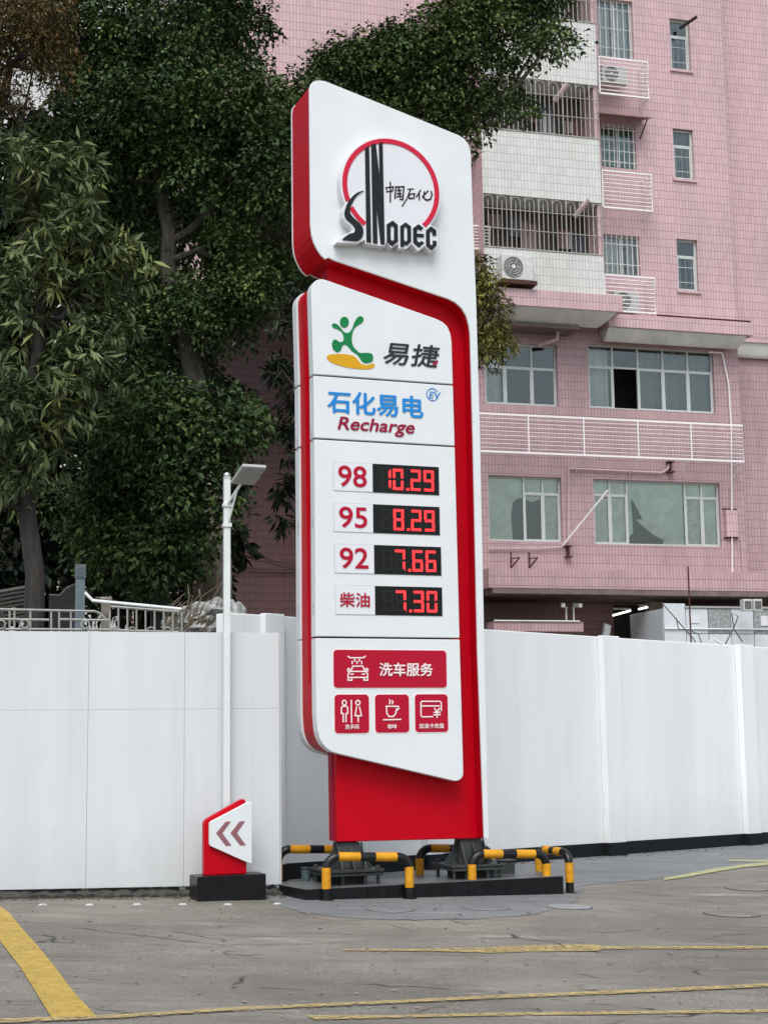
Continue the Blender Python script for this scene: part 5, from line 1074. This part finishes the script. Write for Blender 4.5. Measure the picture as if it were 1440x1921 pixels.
# ================================================================== GARDEN EDGE ABOVE THE PANEL FENCE
FR_ = Frame(*aty(100, 1160, 18.6)[:2], 12)
def RP(x, y): return FR_.p(x, y, 0)
rl = FR_.empty('iron_railing'); tag(rl, 'low grey iron railing with rings above the fence, left end', 'railing')
def rbar(par, a, b, r=.014, m=RAILG, dep=0., name='bar'):
    p, q = FR_.p(*a, dep), FR_.p(*b, dep); MB().tube([(p[0], dep, p[1]), (q[0], dep, q[1])], r, 6).build(name, m, par)
for a, b in (((-60, 1142), (178, 1147)), ((-60, 1161), (92, 1163)), ((112, 1162), (205, 1164)), ((-60, 1180), (205, 1181.5))): rbar(rl, a, b, .016, name='rail')
for x in (-30, 18, 27, 57, 96, 111, 133, 206): rbar(rl, (x, 1146), (x, 1215), .013, name='baluster')
p_ = [RP(x, y) for x, y in ((178, 1147), (188, 1151), (195, 1158), (199, 1164))]; MB().tube([(u, 0, z) for u, z in p_], .015, 6).build('rail', RAILG, rl)
for x, y in ((2, 1172), (46, 1171), (160, 1172)):
    u, z = RP(x, y); MB().tube([(u + .05 * math.cos(t), -.012, z + .05 * math.sin(t)) for t in np.linspace(0, 2 * math.pi, 19)], .011, 6).build('ring', RAILG, rl, smooth=True)
rl2 = empty('iron_railing', tuple(FR_.o), FR_.a); tag(rl2, 'low grey iron railing with close balusters above the fence, beside the rocks', 'railing')
rbar(rl2, (208, 1138), (335, 1148), .018, name='rail'); rbar(rl2, (208, 1182), (335, 1186), .016, name='rail')
for i in range(8): rbar(rl2, (222 + 17 * i, 1139.5 + 1.2 * i), (222 + 17 * i, 1215), .012, name='baluster')
for x in (215, 248, 283, 314):
    u, z = RP(x, 1184); MB().tube([(u + .045 * math.cos(t), -.012, z + .045 * math.sin(t)) for t in np.linspace(0, 2 * math.pi, 17)], .010, 6).build('ring', RAILG, rl2, smooth=True)
# white sloping pipe rail
P = [aty(x, y, 19.2) for x, y in ((159, 1112), (174, 1127), (340, 1143))]; o = MB().tube(P, .022, 8).build('pipe_rail', GALV, None, smooth=True); tag(o, 'long white sloping pipe behind the railing', 'pipe')
# grey vent post
P = aty(149, 1190, 19.6); e = empty('vent_post', (P[0], P[1], 2.04), R_(12)); tag(e, 'square blue grey post with a louvred cap behind the railing', 'post')
zt_ = aty(149, 1086, 19.6)[2] - 2.04; VP = mat('vent_post_grey', (.13, .17, .19), .55, .4, .25, 7)
MB().box(-.06, .06, -.06, .06, 0, zt_).build('shaft', VP, e, bevel=.004); MB().box(-.07, .07, -.07, .07, zt_ + .0005, zt_ + .18).build('cap', mat('vent_cap', (.09, .105, .11), .5), e, bevel=.004)
for k in range(5): MB().box(-.045, .045, -.078, -.0702, zt_ + .03 + .026 * k, zt_ + .042 + .026 * k).build('louvre', VP, e)
# stone post
P = aty(198, 1190, 19.4); e = empty('stone_post', (P[0], P[1], 2.04), R_(12)); tag(e, 'stubby weathered stone post where the two railings meet', 'post'); zt_ = aty(198, 1128, 19.4)[2] - 2.04
SPM = mat('weathered_stone', (.26, .23, .20), .9, .2, .5, 12, bump=.6); MB().box(-.06, .06, -.06, .06, 0, zt_).build('shaft', SPM, e, bevel=.012); MB().box(-.075, .075, -.075, .075, zt_ + .0005, zt_ + .05).build('cap', SPM, e, bevel=.015)
# slatted dark awning and a small grey hut wall behind the mango trunk
P = aty(-40, 1150, 21.5); e = empty('slatted_awning', tuple(P), R_(10)); tag(e, 'weathered slatted awning low behind the railing at the left edge', 'awning')
for i in range(9):
    a = aty(-60, 1128 + 7 * i - 8, 21.5) - P; b = aty(54, 1100 + 7.0 * i, 21.5) - P; c_, s_ = math.cos(-R_(10)), math.sin(-R_(10)); rot = lambda v: (v[0] * c_ - v[1] * s_, v[0] * s_ + v[1] * c_ + .06 * i, v[2])
    MB().tube([rot(a), rot(b)], .026, 4, sq=True).build('slat', mat('old_slat', (.22, .21, .19), .85, var=.4, scale=8), e)
P = aty(78, 1120, 20.6); e = empty('garden_lamp', (P[0], P[1], 2.04)); tag(e, 'small white dome lamp beside the mango trunk', 'lamp'); zt_ = P[2] - 2.04
MB().cyl((0, 0, 0), .03, zt_, 8).build('stem', STEEL, e); MB().sphere((0, 0, zt_ + .04), .055, 14, 8, sz=.7).build('dome', LABELW, e, smooth=True)
P0 = aty(95, 1185, 21.8); e = empty('shed_wall', (P0[0], P0[1], 2.04), R_(10)); tag(e, 'dark grey shed wall with a sloping top behind the vent post', 'wall')
q = [aty(x, y, 21.8) for x, y in ((92, 1118), (112, 1118), (125, 1104), (150, 1092))]; w0 = [((v - P0)[0], v[2] - 2.04) for v in q]
MB().prism([(w0[0][0], 0)] + w0 + [(w0[-1][0], 0)], 0, .12).build('wall', mat('shed_grey', (.06, .058, .055), .9, var=.4), e); MB().tube([(u, .05, z + .012) for u, z in w0], .02, 5).build('coping', SPM, e)
# rockery and hanging roots
def rock(c, s, seed):
    r_ = random.Random(seed); b = bmesh.new(); bmesh.ops.create_icosphere(b, subdivisions=3, radius=1)
    for v in b.verts:
        d = mnoise.noise(v.co * 1.4 + Vector((seed, 0, 0))) * .45 + mnoise.noise(v.co * 3.5 + Vector((0, seed, 0))) * .2; v.co = Vector((v.co.x * s[0], v.co.y * s[1], v.co.z * s[2])) * (1 + d)
    me = bpy.data.meshes.new('boulder'); b.to_mesh(me); b.free(); return me
RK = empty('rockery', (aty(370, 1170, 19.6)[0], 19.6, 2.04)); tag(RK, 'heap of pale rocks with roots beside the lamp pole, above the fence', 'rocks')
for i, (x, y, s) in enumerate([(330, 1178, (.16, .2, .14)), (352, 1164, (.2, .25, .16)), (378, 1152, (.24, .25, .13)), (402, 1146, (.22, .25, .14)), (372, 1180, (.28, .25, .16)), (410, 1172, (.22, .25, .2)), (425, 1152, (.16, .2, .16)), (345, 1182, (.2, .2, .14)), (390, 1167, (.2, .22, .13)), (440, 1165, (.16, .2, .2))]):
    v = aty(x, y, 19.5) - np.array(RK.location); o = link('boulder', rock(v, s, i * 3.7), ROCK, RK); o.location = tuple(v)
MB().box(-.5, .5, .1, .9, 0, .75).build('earth', mat('soil', (.05, .04, .03)), RK)
FT = W(404, 1120, 24)
rt_ = []
for i in range(34):
    x0 = random.uniform(300, 425); y0 = random.uniform(1165, 1186); x1 = x0 + random.uniform(5, 70); y1 = y0 - random.uniform(20, 75)
    a, b = aty(x0, y0, 19.25), aty(min(x1, 418), y1, 19.35); m_ = (a + b) / 2 + np.array([random.uniform(-.06, .06), -.03, random.uniform(-.02, .08)]); rt_.append([a, m_, b])
RO = empty('dry_stems', tuple(rt_[0][0])); tag(RO, 'tangle of thin dry stems growing over the pale rocks', 'stems')
for p in rt_: MB().tube([v - rt_[0][0] for v in p], [.012, .008, .004], 5).build('stem', ROOT, RO)
# aerial roots hanging from the ficus, left of its trunk
AR = empty('aerial_roots', tuple(aty(375, 1150, 23.6))); tag(AR, 'thin aerial roots hanging left of the pale ficus trunk', 'roots')
for i in range(9):
    x0 = random.uniform(358, 398); a, b = aty(x0, 1175, 23.6), aty(x0 + random.uniform(-8, 25), random.uniform(1000, 1060), 23.7); m_ = (a + b) / 2 + np.array([random.uniform(-.1, .1), 0, 0]); MB().tube([v - np.array(AR.location) for v in (a, m_, b)], [.025, .018, .012], 5).build('root', ROOT, AR)

# ================================================================== LITTER
def litter(n, fn, name, m, lab):
    mb = MB()
    for i in range(n):
        x, y = fn(); z = gz(x) + .007; s = random.uniform(.008, .022); a = random.uniform(0, 6.28); c, d = math.cos(a) * s, math.sin(a) * s
        h = random.uniform(.002, .012)
        mb.add([(x + c * 1.5, y + d * 1.5, z), (x - d * .7, y + c * .7, z + h), (x - c * 1.5, y - d * 1.5, z), (x + d * .7, y - c * .7, z + h * .3)], [(0, 1, 2), (0, 2, 3)])
    o = mb.build(name, m, fix=False); tag(o, lab, 'litter', kind='stuff')
def along_fence():
    u = random.uniform(-3.2, .1); P = FF.world(u, -.06 - abs(random.gauss(0, .12)), 0); return P[0], P[1]
def along_wall():
    u = random.uniform(-.4, 9); P = FW.world(u, -.14 - abs(random.gauss(0, .12)), 0); return P[0], P[1]
def around(): 
    P = atg(random.uniform(0, 1440), 1700 + 215 * random.random() ** 1.4); return P[0], P[1]
litter(260, along_fence, 'dirt_litter', mat('dry_litter', (.09, .07, .045), .9), 'dry leaf bits and grit along the foot of the panel fence')
litter(200, along_wall, 'dirt_litter', mat('dry_litter', (.09, .07, .045), .9), 'dry leaf bits and grit along the foot of the white wall')
litter(220, around, 'dirt_litter', mat('pale_litter', (.22, .20, .17), .9), 'scattered pale grit over the forecourt concrete')
